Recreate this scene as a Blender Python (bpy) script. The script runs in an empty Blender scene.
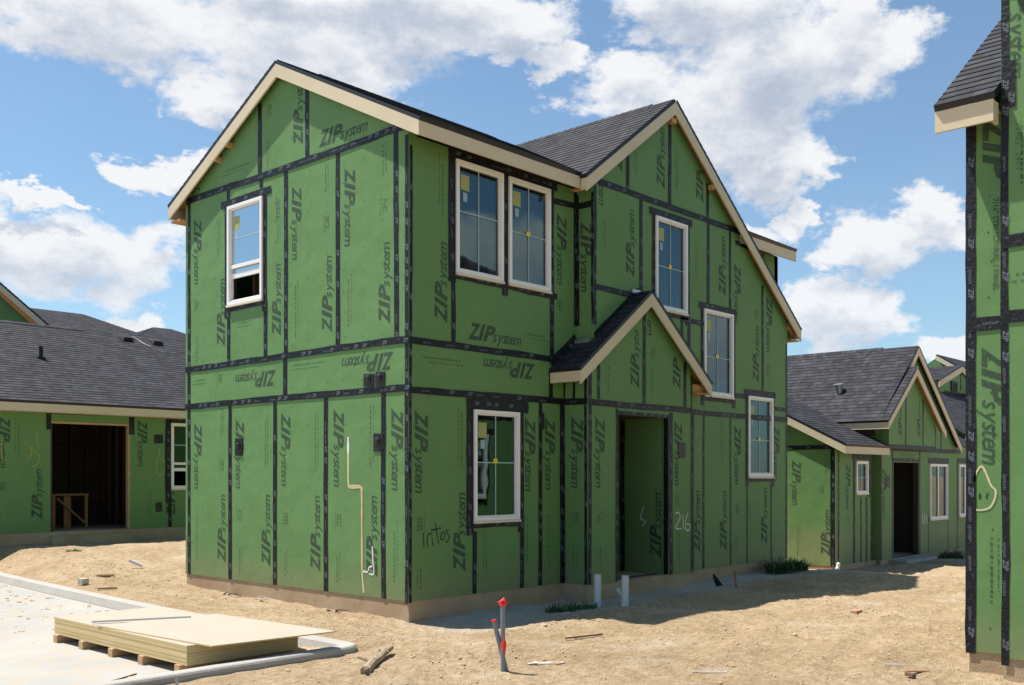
import bpy, bmesh, math, random
from mathutils import Vector, noise
from mathutils.geometry import tessellate_polygon
random.seed(7)
R = math.radians
scn = bpy.context.scene
COL = scn.collection

# ------------------------------------------------------------------ camera
cam_d = bpy.data.cameras.new("camera")
cam = bpy.data.objects.new("camera", cam_d); COL.objects.link(cam)
cam.location = (-8.608, -9.666, 1.607)
cam.rotation_euler = (R(90), 0, R(42.46 - 90))
cam_d.sensor_width = 36.0
cam_d.lens = 1007.0 / 1024.0 * 36.0
cam_d.shift_y = (476.0 - 342.5) / 1024.0
cam_d.clip_start = 0.05
cam_d.clip_end = 6000
scn.camera = cam

# ------------------------------------------------------------------ light
SUN_T = Vector((0.162, -0.33, -0.79)).normalized()      # direction the light travels
sun_el = math.asin(-SUN_T.z)
sun_az = math.atan2(-SUN_T.x, -SUN_T.y)
sd = bpy.data.lights.new("sun", 'SUN'); sd.energy = 5.0; sd.angle = R(0.53); sd.color = (1.0, 0.955, 0.88)
sun = bpy.data.objects.new("sun", sd); COL.objects.link(sun)
sun.rotation_euler = SUN_T.to_track_quat('-Z', 'Y').to_euler()
sun.location = (-5, 12, 30)
scn.view_settings.view_transform = 'Standard'
scn.view_settings.look = 'None'
scn.view_settings.gamma = 1.0
scn.view_settings.exposure = 0.64
scn.view_settings.use_curve_mapping = False
scn.cycles.max_bounces = 6
scn.cycles.diffuse_bounces = 2
scn.cycles.transparent_max_bounces = 12
SKY_STR = 0.083

class NT:
    """tiny node-tree helper"""
    def __init__(s, tree): s.t = tree; s.n = tree.nodes; s.l = tree.links
    def node(s, kind, **kw):
        n = s.n.new(kind)
        for k, v in kw.items(): setattr(n, k, v)
        return n
    def link(s, a, b): s.l.new(a, b)
    def val(s, sock, v):
        if hasattr(v, 'is_linked') or isinstance(v, bpy.types.NodeSocket): s.l.new(v, sock)
        else: sock.default_value = v
    def math(s, op, a, b=None, c=None, clamp=False):
        n = s.node('ShaderNodeMath', operation=op); n.use_clamp = clamp
        s.val(n.inputs[0], a)
        if b is not None: s.val(n.inputs[1], b)
        if c is not None: s.val(n.inputs[2], c)
        return n.outputs[0]
    def vmath(s, op, a, b=None, sc=None):
        n = s.node('ShaderNodeVectorMath', operation=op)
        s.val(n.inputs[0], a)
        if b is not None: s.val(n.inputs[1], b)
        if sc is not None: s.val(n.inputs[3], sc)
        return n.outputs['Value'] if op in ('DOT_PRODUCT', 'LENGTH') else n.outputs[0]
    def noise(s, vec, scale, detail=4, rough=0.55, w=None):
        n = s.node('ShaderNodeTexNoise')
        if vec is not None: s.l.new(vec, n.inputs['Vector'])
        n.inputs['Scale'].default_value = scale; n.inputs['Detail'].default_value = detail
        n.inputs['Roughness'].default_value = rough
        return n.outputs['Fac']
    def ramp(s, fac, stops):
        n = s.node('ShaderNodeValToRGB'); e = n.color_ramp.elements
        while len(e) < len(stops): e.new(0.5)
        for i, (p, c) in enumerate(stops):
            e[i].position = p; e[i].color = (*c, 1) if len(c) == 3 else c
        s.l.new(fac, n.inputs[0]); return n.outputs[0]
    def mapr(s, v, a, b, c, d, smooth=False):
        n = s.node('ShaderNodeMapRange'); n.clamp = True
        if smooth: n.interpolation_type = 'SMOOTHSTEP'
        s.val(n.inputs[0], v)
        for i, q in enumerate((a, b, c, d)): s.val(n.inputs[1 + i], q)
        return n.outputs[0]
    def mix(s, fac, a, b, mode='MIX'):
        n = s.node('ShaderNodeMix', data_type='RGBA'); n.blend_type = mode
        s.val(n.inputs[0], fac)
        for sock, v in ((n.inputs[6], a), (n.inputs[7], b)):
            if isinstance(v, bpy.types.NodeSocket): s.l.new(v, sock)
            else: sock.default_value = (*v, 1) if len(v) == 3 else v
        return n.outputs[2]

# ------------------------------------------------------------------ sky
world = bpy.data.worlds.new("World"); scn.world = world; world.use_nodes = True
w = NT(world.node_tree); w.n.clear()
out = w.node('ShaderNodeOutputWorld')
sky = w.node('ShaderNodeTexSky', sky_type='NISHITA'); sky.sun_disc = False
sky.sun_elevation = sun_el; sky.sun_rotation = sun_az; sky.altitude = 150
sky.air_density = 1.0; sky.dust_density = 0.6; sky.ozone_density = 2.2
tc = w.node('ShaderNodeTexCoord'); D = tc.outputs['Generated']
sep = w.node('ShaderNodeSeparateXYZ'); w.link(D, sep.inputs[0])
dx, dy, dz = sep.outputs
az = w.math('MULTIPLY', w.math('ARCTAN2', dy, dx), 57.29578)
el = w.math('MULTIPLY', w.math('ARCSINE', dz), 57.29578)
CLOUDS = [(64.5, 23.5, 8.0, 2.3), (54.5, 22.6, 9.0, 3.1), (46, 24.0, 6.0, 1.7), (58.8, 19.6, 3.6, 1.3), (52, 25.6, 9, 1.5), (63.3, 16.2, 2.0, .85), (67.3, 14.4, 1.4, .45),
 (66.6, 11.4, 5.4, 2.4), (69.5, 12.3, 3.0, 2.2), (63.0, 8.0, 2.7, 1.0), (27.2, 21.6, 6.4, 3.6), (31.2, 19.1, 5.4, 3.3), (24.0, 22.9, 3.4, 2.7),
 (35.2, 21.4, 4.2, 1.7), (40.6, 22.4, 2.4, 1.0), (27.0, 17.0, 3.4, 2.0), (28.9, 13.4, 3.0, 1.1), (26.2, 14.3, 1.2, .9), (21.6, 12.3, 3.5, 1.8),
 (19.2, 13.4, 2.3, 2.1), (24.7, 8.7, 3.8, 1.6), (19.4, 6.6, 2.6, 1.0), (31.9, 24.8, 6.4, 1.9),
 (84, 14, 7, 3), (95, 20, 9, 4), (80, 26, 8, 3), (2, 16, 7, 3), (-8, 9, 8, 3), (38, 32, 12, 4), (64, 36, 10, 4), (10, 31, 8, 3.5),
 (-47, 12.3, 8, 2.2), (-33, 7.0, 7, 2.2), (-40, 24, 8, 2.5), (-65, 18, 9, 3), (-105, 14, 9, 3), (150, 12, 12, 4)]

def cloud_density(av, ev, dirv):
    acc = None
    w1 = w.node('ShaderNodeTexNoise'); w.link(dirv, w1.inputs['Vector']); w1.inputs['Scale'].default_value = 7.5; w1.inputs['Detail'].default_value = 6; w1.inputs['Roughness'].default_value = 0.62
    ws = w.node('ShaderNodeSeparateColor'); w.link(w1.outputs['Color'], ws.inputs[0])
    av = w.math('ADD', av, w.math('MULTIPLY', w.math('SUBTRACT', ws.outputs[0], 0.5), 14.0))
    ev = w.math('ADD', ev, w.math('MULTIPLY', w.math('SUBTRACT', ws.outputs[1], 0.5), 6.5))
    for a, e, ra, re in CLOUDS:
        x = w.math('MULTIPLY', w.math('SUBTRACT', av, a), 1.0 / ra)
        y = w.math('MULTIPLY', w.math('SUBTRACT', ev, e), 1.0 / re)
        # flatter bases: stretch the lower half
        r2 = w.math('ADD', w.math('MULTIPLY', x, x), w.math('MULTIPLY', y, y))
        m = w.math('MULTIPLY', w.math('SUBTRACT', 1.22, r2), 1.35)
        acc = m if acc is None else w.math('SMOOTH_MAX', acc, m, 0.35)
    n1 = w.noise(dirv, 7.0, 9, 0.58)
    n2 = w.noise(dirv, 26.0, 9, 0.68)
    nn = w.math('ADD', w.math('MULTIPLY', w.math('SUBTRACT', n1, 0.5), 3.4), w.math('MULTIPLY', w.math('SUBTRACT', n2, 0.5), 2.2))
    acc = w.math('MAXIMUM', acc, -1.7)
    return w.math('ADD', acc, nn)
strv = w.vmath('MULTIPLY', D, (1.0, 1.0, 1.7))
dens = cloud_density(az, el, strv)
el2 = w.math('ADD', el, 1.5)
strv2 = w.vmath('ADD', strv, (0.0, 0.004, 0.046))
dens_up = cloud_density(az, el2, strv2)
alpha = w.mapr(dens, -0.05, 0.95, 0.0, 1.0, True)
alpha = w.math('MULTIPLY', alpha, w.mapr(el, -1.0, 2.0, 0.0, 1.0))
shade = w.mapr(dens_up, 0.25, 2.3, 0.0, 1.0, True)
ccol = w.mix(shade, (0.59, 0.595, 0.61), (0.30, 0.345, 0.425))
hz = w.mapr(el, 0.0, 16.0, 0.42, 0.0)
ccol = w.mix(hz, ccol, (0.50, 0.57, 0.64))
skyc = w.vmath('SCALE', sky.outputs[0], sc=SKY_STR)
skyc = w.mix(1.0, skyc, (0.90, 1.09, 1.13), 'MULTIPLY')
veil = w.math('MULTIPLY', w.noise(strv, 3.0, 5, 0.6), w.mapr(el, 0.0, 40.0, 0.34, 0.03))
skyc = w.mix(veil, skyc, (0.46, 0.53, 0.60))
fin = w.mix(alpha, skyc, ccol)
bg = w.node('ShaderNodeBackground'); w.link(fin, bg.inputs[0]); bg.inputs[1].default_value = 1.0
w.link(bg.outputs[0], out.inputs[0])

# ------------------------------------------------------------------ materials
def new_mat(name):
    m = bpy.data.materials.new(name); m.use_nodes = True
    t = NT(m.node_tree); b = m.node_tree.nodes['Principled BSDF']
    return m, t, b
def bump(t, b, h, strength, dist):
    n = t.node('ShaderNodeBump'); n.inputs['Strength'].default_value = strength; n.inputs['Distance'].default_value = dist
    t.link(h, n.inputs['Height']); t.link(n.outputs[0], b.inputs['Normal'])
def pos(t): return t.node('ShaderNodeNewGeometry').outputs['Position']
def simple(name, col, rough=0.7, var=0.12, scale=6.0, bmp=0.0, metallic=0.0, bscale=60.0):
    m, t, b = new_mat(name)
    p = pos(t); n = t.noise(p, scale, 5, 0.6)
    c = t.mix(n, tuple(x * (1 - var) for x in col), tuple(min(1, x * (1 + var)) for x in col))
    t.link(c, b.inputs['Base Color']); b.inputs['Roughness'].default_value = rough; b.inputs['Metallic'].default_value = metallic
    if bmp: bump(t, b, t.noise(p, bscale, 4), bmp, 0.01)
    return m

def mat_sheathing(name='green_sheathing', k=1.0):
    m, t, b = new_mat(name); p = pos(t)
    n1 = t.noise(p, 0.9, 4, 0.6); n2 = t.noise(p, 45, 3, 0.6)
    col = t.mix(t.mapr(n1, 0.3, 0.7, 0, 1), (0.120*k, 0.238*k, 0.080*k), (0.137*k, 0.262*k, 0.094*k))
    # flakes of the strand board show faintly, with an overlaid finer mottling
    v = t.node('ShaderNodeTexVoronoi'); v.inputs['Scale'].default_value = 26
    sc = t.vmath('MULTIPLY', p, (1, 1, 0.55)); t.link(sc, v.inputs['Vector'])
    g = t.node('ShaderNodeRGBToBW'); t.link(v.outputs['Color'], g.inputs[0])
    col = t.mix(t.math('MULTIPLY', g.outputs[0], 0.13), col, (0.09, 0.21, 0.075))
    # splashed mud near the ground
    sp = t.node('ShaderNodeSeparateXYZ'); t.link(p, sp.inputs[0])
    low = t.mapr(t.math('ADD', sp.outputs[2], t.math('MULTIPLY', n1, -0.35)), -0.15, 0.38, 0.42, 0.0, True)
    col = t.mix(low, col, (0.26, 0.23, 0.13))
    # pale scuffs and boot marks, a metre or two up
    sc2 = t.noise(t.vmath('ADD', t.vmath('MULTIPLY', p, (2.2, 2.2, 3.1)), (4, 4, 9)), 1.5, 8, 0.72)
    col = t.mix(t.mapr(sc2, 0.60, 0.74, 0, 0.30), col, (0.30, 0.36, 0.22))
    # faint vertical dirt runs
    st = t.noise(t.vmath('MULTIPLY', p, (5, 5, 0.35)), 1.6, 4, 0.6)
    col = t.mix(t.mapr(st, 0.55, 0.8, 0, 0.22), col, (0.10, 0.18, 0.08))
    t.link(col, b.inputs['Base Color']); b.inputs['Roughness'].default_value = 0.62
    b.inputs['Specular IOR Level'].default_value = 0.3
    h = t.math('ADD', t.math('MULTIPLY', n2, 0.4), t.math('MULTIPLY', t.noise(p, 1.6, 2), 5.0))
    bump(t, b, h, 0.35, 0.012)
    return m
def mat_tape():
    m, t, b = new_mat('black_seam_tape'); p = pos(t)
    n = t.noise(p, 28, 3, 0.6)
    v = t.noise(p, 9, 4, 0.7)
    c = t.mix(t.mapr(n, 0.58, 0.70, 0, 1), (0.0065, 0.0075, 0.011), (0.050, 0.054, 0.07))
    c = t.mix(t.mapr(v, 0.45, 0.7, 0, 0.4), c, (0.016, 0.016, 0.02))
    t.link(c, b.inputs['Base Color']); b.inputs['Roughness'].default_value = 0.5; b.inputs['Specular IOR Level'].default_value = 0.3
    bump(t, b, t.noise(p, 22, 5), 0.8, 0.012); return m
def mat_shingle():
    m, t, b = new_mat('charcoal_shingle')
    uv = t.node('ShaderNodeUVMap').outputs[0]
    s = t.node('ShaderNodeSeparateXYZ'); t.link(uv, s.inputs[0])
    row = t.math('FLOOR', t.math('MULTIPLY', s.outputs[1], 1 / 0.143))
    wn0 = t.node('ShaderNodeTexWhiteNoise', noise_dimensions='1D'); t.link(row, wn0.inputs['W'])
    off = t.math('MULTIPLY', wn0.outputs['Value'], 7.0)
    def cells(width, k):
        cx = t.math('FLOOR', t.math('ADD', t.math('MULTIPLY', s.outputs[0], 1 / width), t.math('MULTIPLY', off, k)))
        cb = t.node('ShaderNodeCombineXYZ'); t.link(cx, cb.inputs[0]); t.link(row, cb.inputs[1])
        wn = t.node('ShaderNodeTexWhiteNoise', noise_dimensions='2D'); t.link(cb.outputs[0], wn.inputs['Vector'])
        return wn.outputs['Value']
    a = cells(0.115, 1.0); c2 = cells(0.29, 2.3)
    f = t.math('ADD', t.math('MULTIPLY', a, 0.55), t.math('MULTIPLY', c2, 0.45))
    p = pos(t); gr = t.noise(p, 170, 2, 0.8); big = t.noise(p, 0.7, 3)
    f = t.math('ADD', f, t.math('MULTIPLY', t.math('SUBTRACT', gr, 0.5), 0.5))
    f = t.math('ADD', f, t.math('MULTIPLY', t.math('SUBTRACT', big, 0.5), 0.35))
    col = t.ramp(f, [(0.1, (0.013, 0.013, 0.017)), (0.45, (0.026, 0.026, 0.032)), (0.95, (0.052, 0.051, 0.064))])
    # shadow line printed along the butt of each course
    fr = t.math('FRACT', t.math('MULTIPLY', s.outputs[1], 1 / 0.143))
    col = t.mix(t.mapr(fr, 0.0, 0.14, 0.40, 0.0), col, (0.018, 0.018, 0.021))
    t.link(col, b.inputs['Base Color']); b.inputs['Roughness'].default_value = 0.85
    b.inputs['Specular IOR Level'].default_value = 0.35
    bump(t, b, t.math('ADD', gr, t.math('MULTIPLY', a, 1.3)), 0.6, 0.006); return m
def mat_trim():
    m, t, b = new_mat('primed_trim_board'); p = pos(t)
    st = t.noise(t.vmath('MULTIPLY', p, (6, 6, 60)), 1.0, 4, 0.6)
    c = t.mix(st, (0.60, 0.50, 0.335), (0.68, 0.58, 0.405))
    c = t.mix(t.mapr(t.noise(p, 1.3, 3), 0.4, 0.75, 0, 0.4), c, (0.50, 0.41, 0.27))
    t.link(c, b.inputs['Base Color']); b.inputs['Roughness'].default_value = 0.65
    bump(t, b, st, 0.3, 0.004); return m
def mat_wood(name, a, c, sc=(3, 3, 40)):
    m, t, b = new_mat(name); p = pos(t)
    st = t.noise(t.vmath('MULTIPLY', p, sc), 1.0, 5, 0.6)
    t.link(t.mix(t.mapr(st, 0.3, 0.7, 0, 1), a, c), b.inputs['Base Color']); b.inputs['Roughness'].default_value = 0.75
    bump(t, b, st, 0.3, 0.004); return m
def mat_dirt():
    m, t, b = new_mat('dry_tan_dirt'); p = pos(t)
    a = t.noise(p, 0.55, 6, 0.62); f = t.noise(p, 9.0, 8, 0.7); g = t.noise(p, 55, 4, 0.7)
    c = t.mix(t.mapr(a, 0.35, 0.68, 0, 1), (0.515, 0.375, 0.225), (0.70, 0.54, 0.355))
    c = t.mix(t.mapr(f, 0.38, 0.66, 0, 1), t.mix(1.0, c, (0.68, 0.63, 0.57), 'MULTIPLY'), c)
    c = t.mix(t.mapr(g, 0.60, 0.78, 0, 0.55), c, (0.70, 0.62, 0.50))
    c = t.mix(t.mapr(g, 0.40, 0.24, 0, 0.6), c, (0.26, 0.19, 0.125))
    # damp darker hollow and pale lime crust in places
    n = t.noise(t.vmath('ADD', p, (7, 3, 0)), 0.9, 5, 0.6)
    c = t.mix(t.mapr(n, 0.56, 0.72, 0, 0.55), c, (0.68, 0.58, 0.45))
    c = t.mix(t.mapr(n, 0.42, 0.28, 0, 0.40), c, (0.36, 0.25, 0.155))
    # crevice shade painted as small dark specks in patches, drawn out like raked crumbs
    cr = t.noise(t.vmath('MULTIPLY', p, (22, 22, 22)), 1.0, 6, 0.75); pa = t.noise(t.vmath('ADD', p, (1, 9, 0)), 1.6, 5, 0.65)
    c = t.mix(t.math('MULTIPLY', t.mapr(cr, 0.55, 0.66, 0, 0.9), t.mapr(pa, 0.43, 0.58, 0.15, 1.0)), c, (0.24, 0.17, 0.11))
    # grey gravel washed up against the shaded foundation
    sq = t.node('ShaderNodeSeparateXYZ'); t.link(p, sq.inputs[0])
    gm_ = t.math('MULTIPLY', t.mapr(t.math('ADD', sq.outputs[1], t.math('MULTIPLY', a, 1.6)), -1.2, 0.3, 0, 1, True), t.math('MULTIPLY', t.mapr(sq.outputs[1], 0.0, 0.6, 1, 0), t.math('MULTIPLY', t.mapr(sq.outputs[0], -0.2, 0.8, 0, 1), t.mapr(sq.outputs[0], 9, 11, 1, 0))))
    c = t.mix(t.math('MULTIPLY', gm_, 0.75), c, t.mix(t.mapr(g, 0.4, 0.6, 0, 1), (0.34, 0.325, 0.30), (0.78, 0.75, 0.70)))
    t.link(c, b.inputs['Base Color']); b.inputs['Roughness'].default_value = 0.95
    b.inputs['Specular IOR Level'].default_value = 0.15
    h = t.math('ADD', t.math('MULTIPLY', f, 1.3), t.math('ADD', t.math('MULTIPLY', g, 0.35), t.math('MULTIPLY', cr, 0.5)))
    bump(t, b, h, 1.0, 0.06); return m
def mat_concrete(name, a, c, stain=(0.30, 0.2, 0.12), amt=0.4):
    m, t, b = new_mat(name); p = pos(t)
    n = t.noise(p, 1.1, 6, 0.62); g = t.noise(p, 60, 3, 0.6); n3 = t.noise(t.vmath('ADD', p, (3, 8, 1)), 2.6, 6, 0.65)
    col = t.mix(t.mapr(n, 0.35, 0.65, 0, 1), a, c)
    col = t.mix(t.mapr(n3, 0.5, 0.72, 0, amt), col, stain)
    col = t.mix(t.mapr(g, 0.5, 0.8, 0, 0.25), col, tuple(x * 0.6 for x in a))
    t.link(col, b.inputs['Base Color']); b.inputs['Roughness'].default_value = 0.85
    bump(t, b, t.math('ADD', g, t.math('MULTIPLY', n3, 2)), 0.45, 0.01); return m
def mat_street():
    m, t, b = new_mat('dusty_concrete'); p = pos(t)
    n = t.noise(p, 0.8, 6, 0.62); g = t.noise(p, 70, 3, 0.6); n3 = t.noise(t.vmath('ADD', p, (3, 8, 1)), 3.6, 7, 0.7)
    col = t.mix(t.mapr(n, 0.35, 0.65, 0, 1), (0.325, 0.31, 0.285), (0.39, 0.37, 0.335))
    col = t.mix(t.mapr(n3, 0.50, 0.62, 0, 0.75), col, (0.43, 0.335, 0.23))
    # tyre tracks: two soft arcs of grey rubber and dust
    s = t.node('ShaderNodeSeparateXYZ'); t.link(p, s.inputs[0])
    for cxx, cyy, rad, wd in ((-13.0, -3.0, 8.1, 0.13), (-13.2, -3.0, 6.6, 0.12)):
        ddx = t.math('SUBTRACT', s.outputs[0], cxx); ddy = t.math('SUBTRACT', s.outputs[1], cyy)
        r = t.math('SQRT', t.math('ADD', t.math('MULTIPLY', ddx, ddx), t.math('MULTIPLY', ddy, ddy)))
        dd = t.math('ABSOLUTE', t.math('SUBTRACT', t.math('ADD', r, t.math('MULTIPLY', n, 0.25)), rad))
        col = t.mix(t.math('MULTIPLY', t.mapr(dd, 0, wd, 0.9, 0), n3), col, (0.24, 0.26, 0.28))
    t.link(col, b.inputs['Base Color']); b.inputs['Roughness'].default_value = 0.9
    bump(t, b, t.math('ADD', g, n3), 0.35, 0.008); return m
def mat_glass():
    m, t, b = new_mat('window_glass'); t.n.remove(b)
    o = t.n['Material Output']
    tr = t.node('ShaderNodeBsdfTransparent'); tr.inputs[0].default_value = (0.38, 0.48, 0.47, 1)
    gl = t.node('ShaderNodeBsdfGlossy'); gl.inputs['Roughness'].default_value = 0.012; gl.inputs[0].default_value = (0.80, 0.88, 0.92, 1)
    fr = t.node('ShaderNodeFresnel'); fr.inputs[0].default_value = 1.62
    f = t.math('ADD', t.math('MULTIPLY', fr.outputs[0], 0.68), 0.025, clamp=True)
    bm = t.node('ShaderNodeBump'); bm.inputs['Strength'].default_value = 0.05; bm.inputs['Distance'].default_value = 0.05
    t.link(t.noise(pos(t), 1.3, 2), bm.inputs['Height']); t.link(bm.outputs[0], gl.inputs['Normal'])
    mx = t.node('ShaderNodeMixShader'); t.link(f, mx.inputs[0]); t.link(tr.outputs[0], mx.inputs[1]); t.link(gl.outputs[0], mx.inputs[2])
    t.link(mx.outputs[0], o.inputs[0]); return m
def mat_print(name, col, alpha):
    # ink that has worn through in places
    m, t, b = new_mat(name); p = pos(t)
    n = t.noise(p, 38, 4, 0.7); n2 = t.noise(p, 2.1, 2)
    a = t.math('MULTIPLY', t.mapr(n, 0.30, 0.50, 0.35, 1.0), t.mapr(n2, 0.3, 0.7, alpha * 0.72, alpha))
    b.inputs['Base Color'].default_value = (*col, 1); b.inputs['Roughness'].default_value = 0.7
    t.link(a, b.inputs['Alpha']); return m

M = dict(
    green=mat_sheathing(), tape=mat_tape(), shingle=mat_shingle(), trim=mat_trim(), dirt=mat_dirt(), street=mat_street(), glass=mat_glass(),
    tapeink=simple('pale_tape_ink', (0.13, 0.145, 0.185), 0.6, 0.3, 25), ink=mat_print('dark_green_ink', (0.035, 0.060, 0.045), 0.76),
    inkfine=mat_print('fine_dark_ink', (0.03, 0.06, 0.04), 0.55),
    nail=simple('fastener_head', (0.045, 0.085, 0.04), 0.5),
    found=mat_concrete('dusty_foundation_concrete', (0.36, 0.25, 0.155), (0.46, 0.345, 0.22), (0.27, 0.17, 0.10), 0.5),
    curb=mat_concrete('pale_curb_concrete', (0.345, 0.325, 0.295), (0.42, 0.395, 0.355), (0.38, 0.33, 0.23), 0.5),
    frame=simple('white_vinyl', (0.84, 0.82, 0.80), 0.45, 0.05), creamf=simple('cream_sill', (0.72, 0.63, 0.47), 0.5, 0.06),
    muntin=simple('pale_grid_bar', (0.36, 0.50, 0.53), 0.5, 0.05), sticker=simple('yellow_label', (0.36, 0.37, 0.12), 0.6, 0.15, 30),
    sticker2=simple('pale_blue_label', (0.28, 0.42, 0.48), 0.6, 0.1), tag=simple('bright_yellow_tag', (0.80, 0.62, 0.02), 0.5, 0.1),
    drip=simple('black_underlayment_edge', (0.009, 0.011, 0.018), 0.5, 0.2), deck=mat_wood('roof_deck_wood', (0.42, 0.20, 0.075), (0.58, 0.31, 0.13)),
    stud=mat_wood('framing_lumber', (0.40, 0.24, 0.12), (0.55, 0.36, 0.19)), shadestud=mat_wood('shade_darkened_lumber', (0.06, 0.027, 0.013), (0.10, 0.045, 0.022)), bench=mat_wood('bench_lumber', (0.26, 0.13, 0.05), (0.34, 0.18, 0.08)), reds=mat_wood('red_brown_lumber', (0.18, 0.055, 0.02), (0.26, 0.09, 0.035)),  # indoor studs: framing lumber darkened in colour to paint interior shade
    sheet=mat_wood('pale_yellow_sheathing_sheet', (0.74, 0.64, 0.44), (0.80, 0.71, 0.52), (2, 2, 2)), sheetedge=mat_wood('yellow_sheet_edge', (0.56, 0.41, 0.19), (0.64, 0.48, 0.24), (1.5, 1.5, 25)),
    paper=simple('cream_paper_face', (0.405, 0.35, 0.275), 0.7, 0.08, 1.6), pvc=simple('white_pvc', (0.62, 0.63, 0.62), 0.45, 0.06), grey=simple('grey_pvc', (0.20, 0.22, 0.25), 0.5, 0.08),
    red=simple('red_flagging', (0.85, 0.04, 0.03), 0.6, 0.1), orange=simple('orange_marking_paint', (0.66, 0.45, 0.25), 0.7, 0.2, 30),
    white=simple('white_marking_paint', (0.75, 0.72, 0.68), 0.7, 0.15, 30), peach=simple('faded_peach_paint', (0.62, 0.55, 0.34), 0.7, 0.2, 20), black=simple('black_marker', (0.012, 0.014, 0.012), 0.5),
    dully=simple('dull_yellow_paint', (0.30, 0.33, 0.07), 0.7, 0.2, 20), blackp=simple('black_plastic', (0.011, 0.011, 0.012), 0.8), bark=mat_wood('grey_bark', (0.20, 0.14, 0.09), (0.42, 0.32, 0.22), (20, 20, 20)),
    teal=simple('teal_marking_paint', (0.05, 0.42, 0.30), 0.6, 0.1), stake=mat_wood('grey_stake_wood', (0.40, 0.40, 0.38), (0.52, 0.52, 0.50)), redw=simple('red_painted_stake', (0.34, 0.10, 0.05), 0.7),
    leaf=simple('weed_leaf', (0.06, 0.115, 0.035), 0.6, 0.35, 40), metal=simple('galvanised_metal', (0.42, 0.44, 0.46), 0.35, 0.1, 8, metallic=0.8),
    blue=simple('blue_plastic_wrap', (0.02, 0.22, 0.85), 0.4), clod=simple('dirt_clod_soil', (0.47, 0.35, 0.225), 0.95, 0.25, 9, 0.5), rust=simple('rusty_steel', (0.16, 0.09, 0.06), 0.7, 0.2, 30),
    brick=simple('pink_brown_block', (0.45, 0.25, 0.17), 0.85, 0.15, 20), rock=simple('pale_rock', (0.55, 0.50, 0.43), 0.9, 0.2, 15, 0.5),
    dark=simple('shade_painted_board', (0.045, 0.035, 0.026), 0.9, 0.2, 3), patch=simple('flashing_patch_rubber', (0.008, 0.008, 0.009), 0.5, 0.2, 40),  # dark board colour paints the shade of interiors, reveals and eave undersides
)

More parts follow.
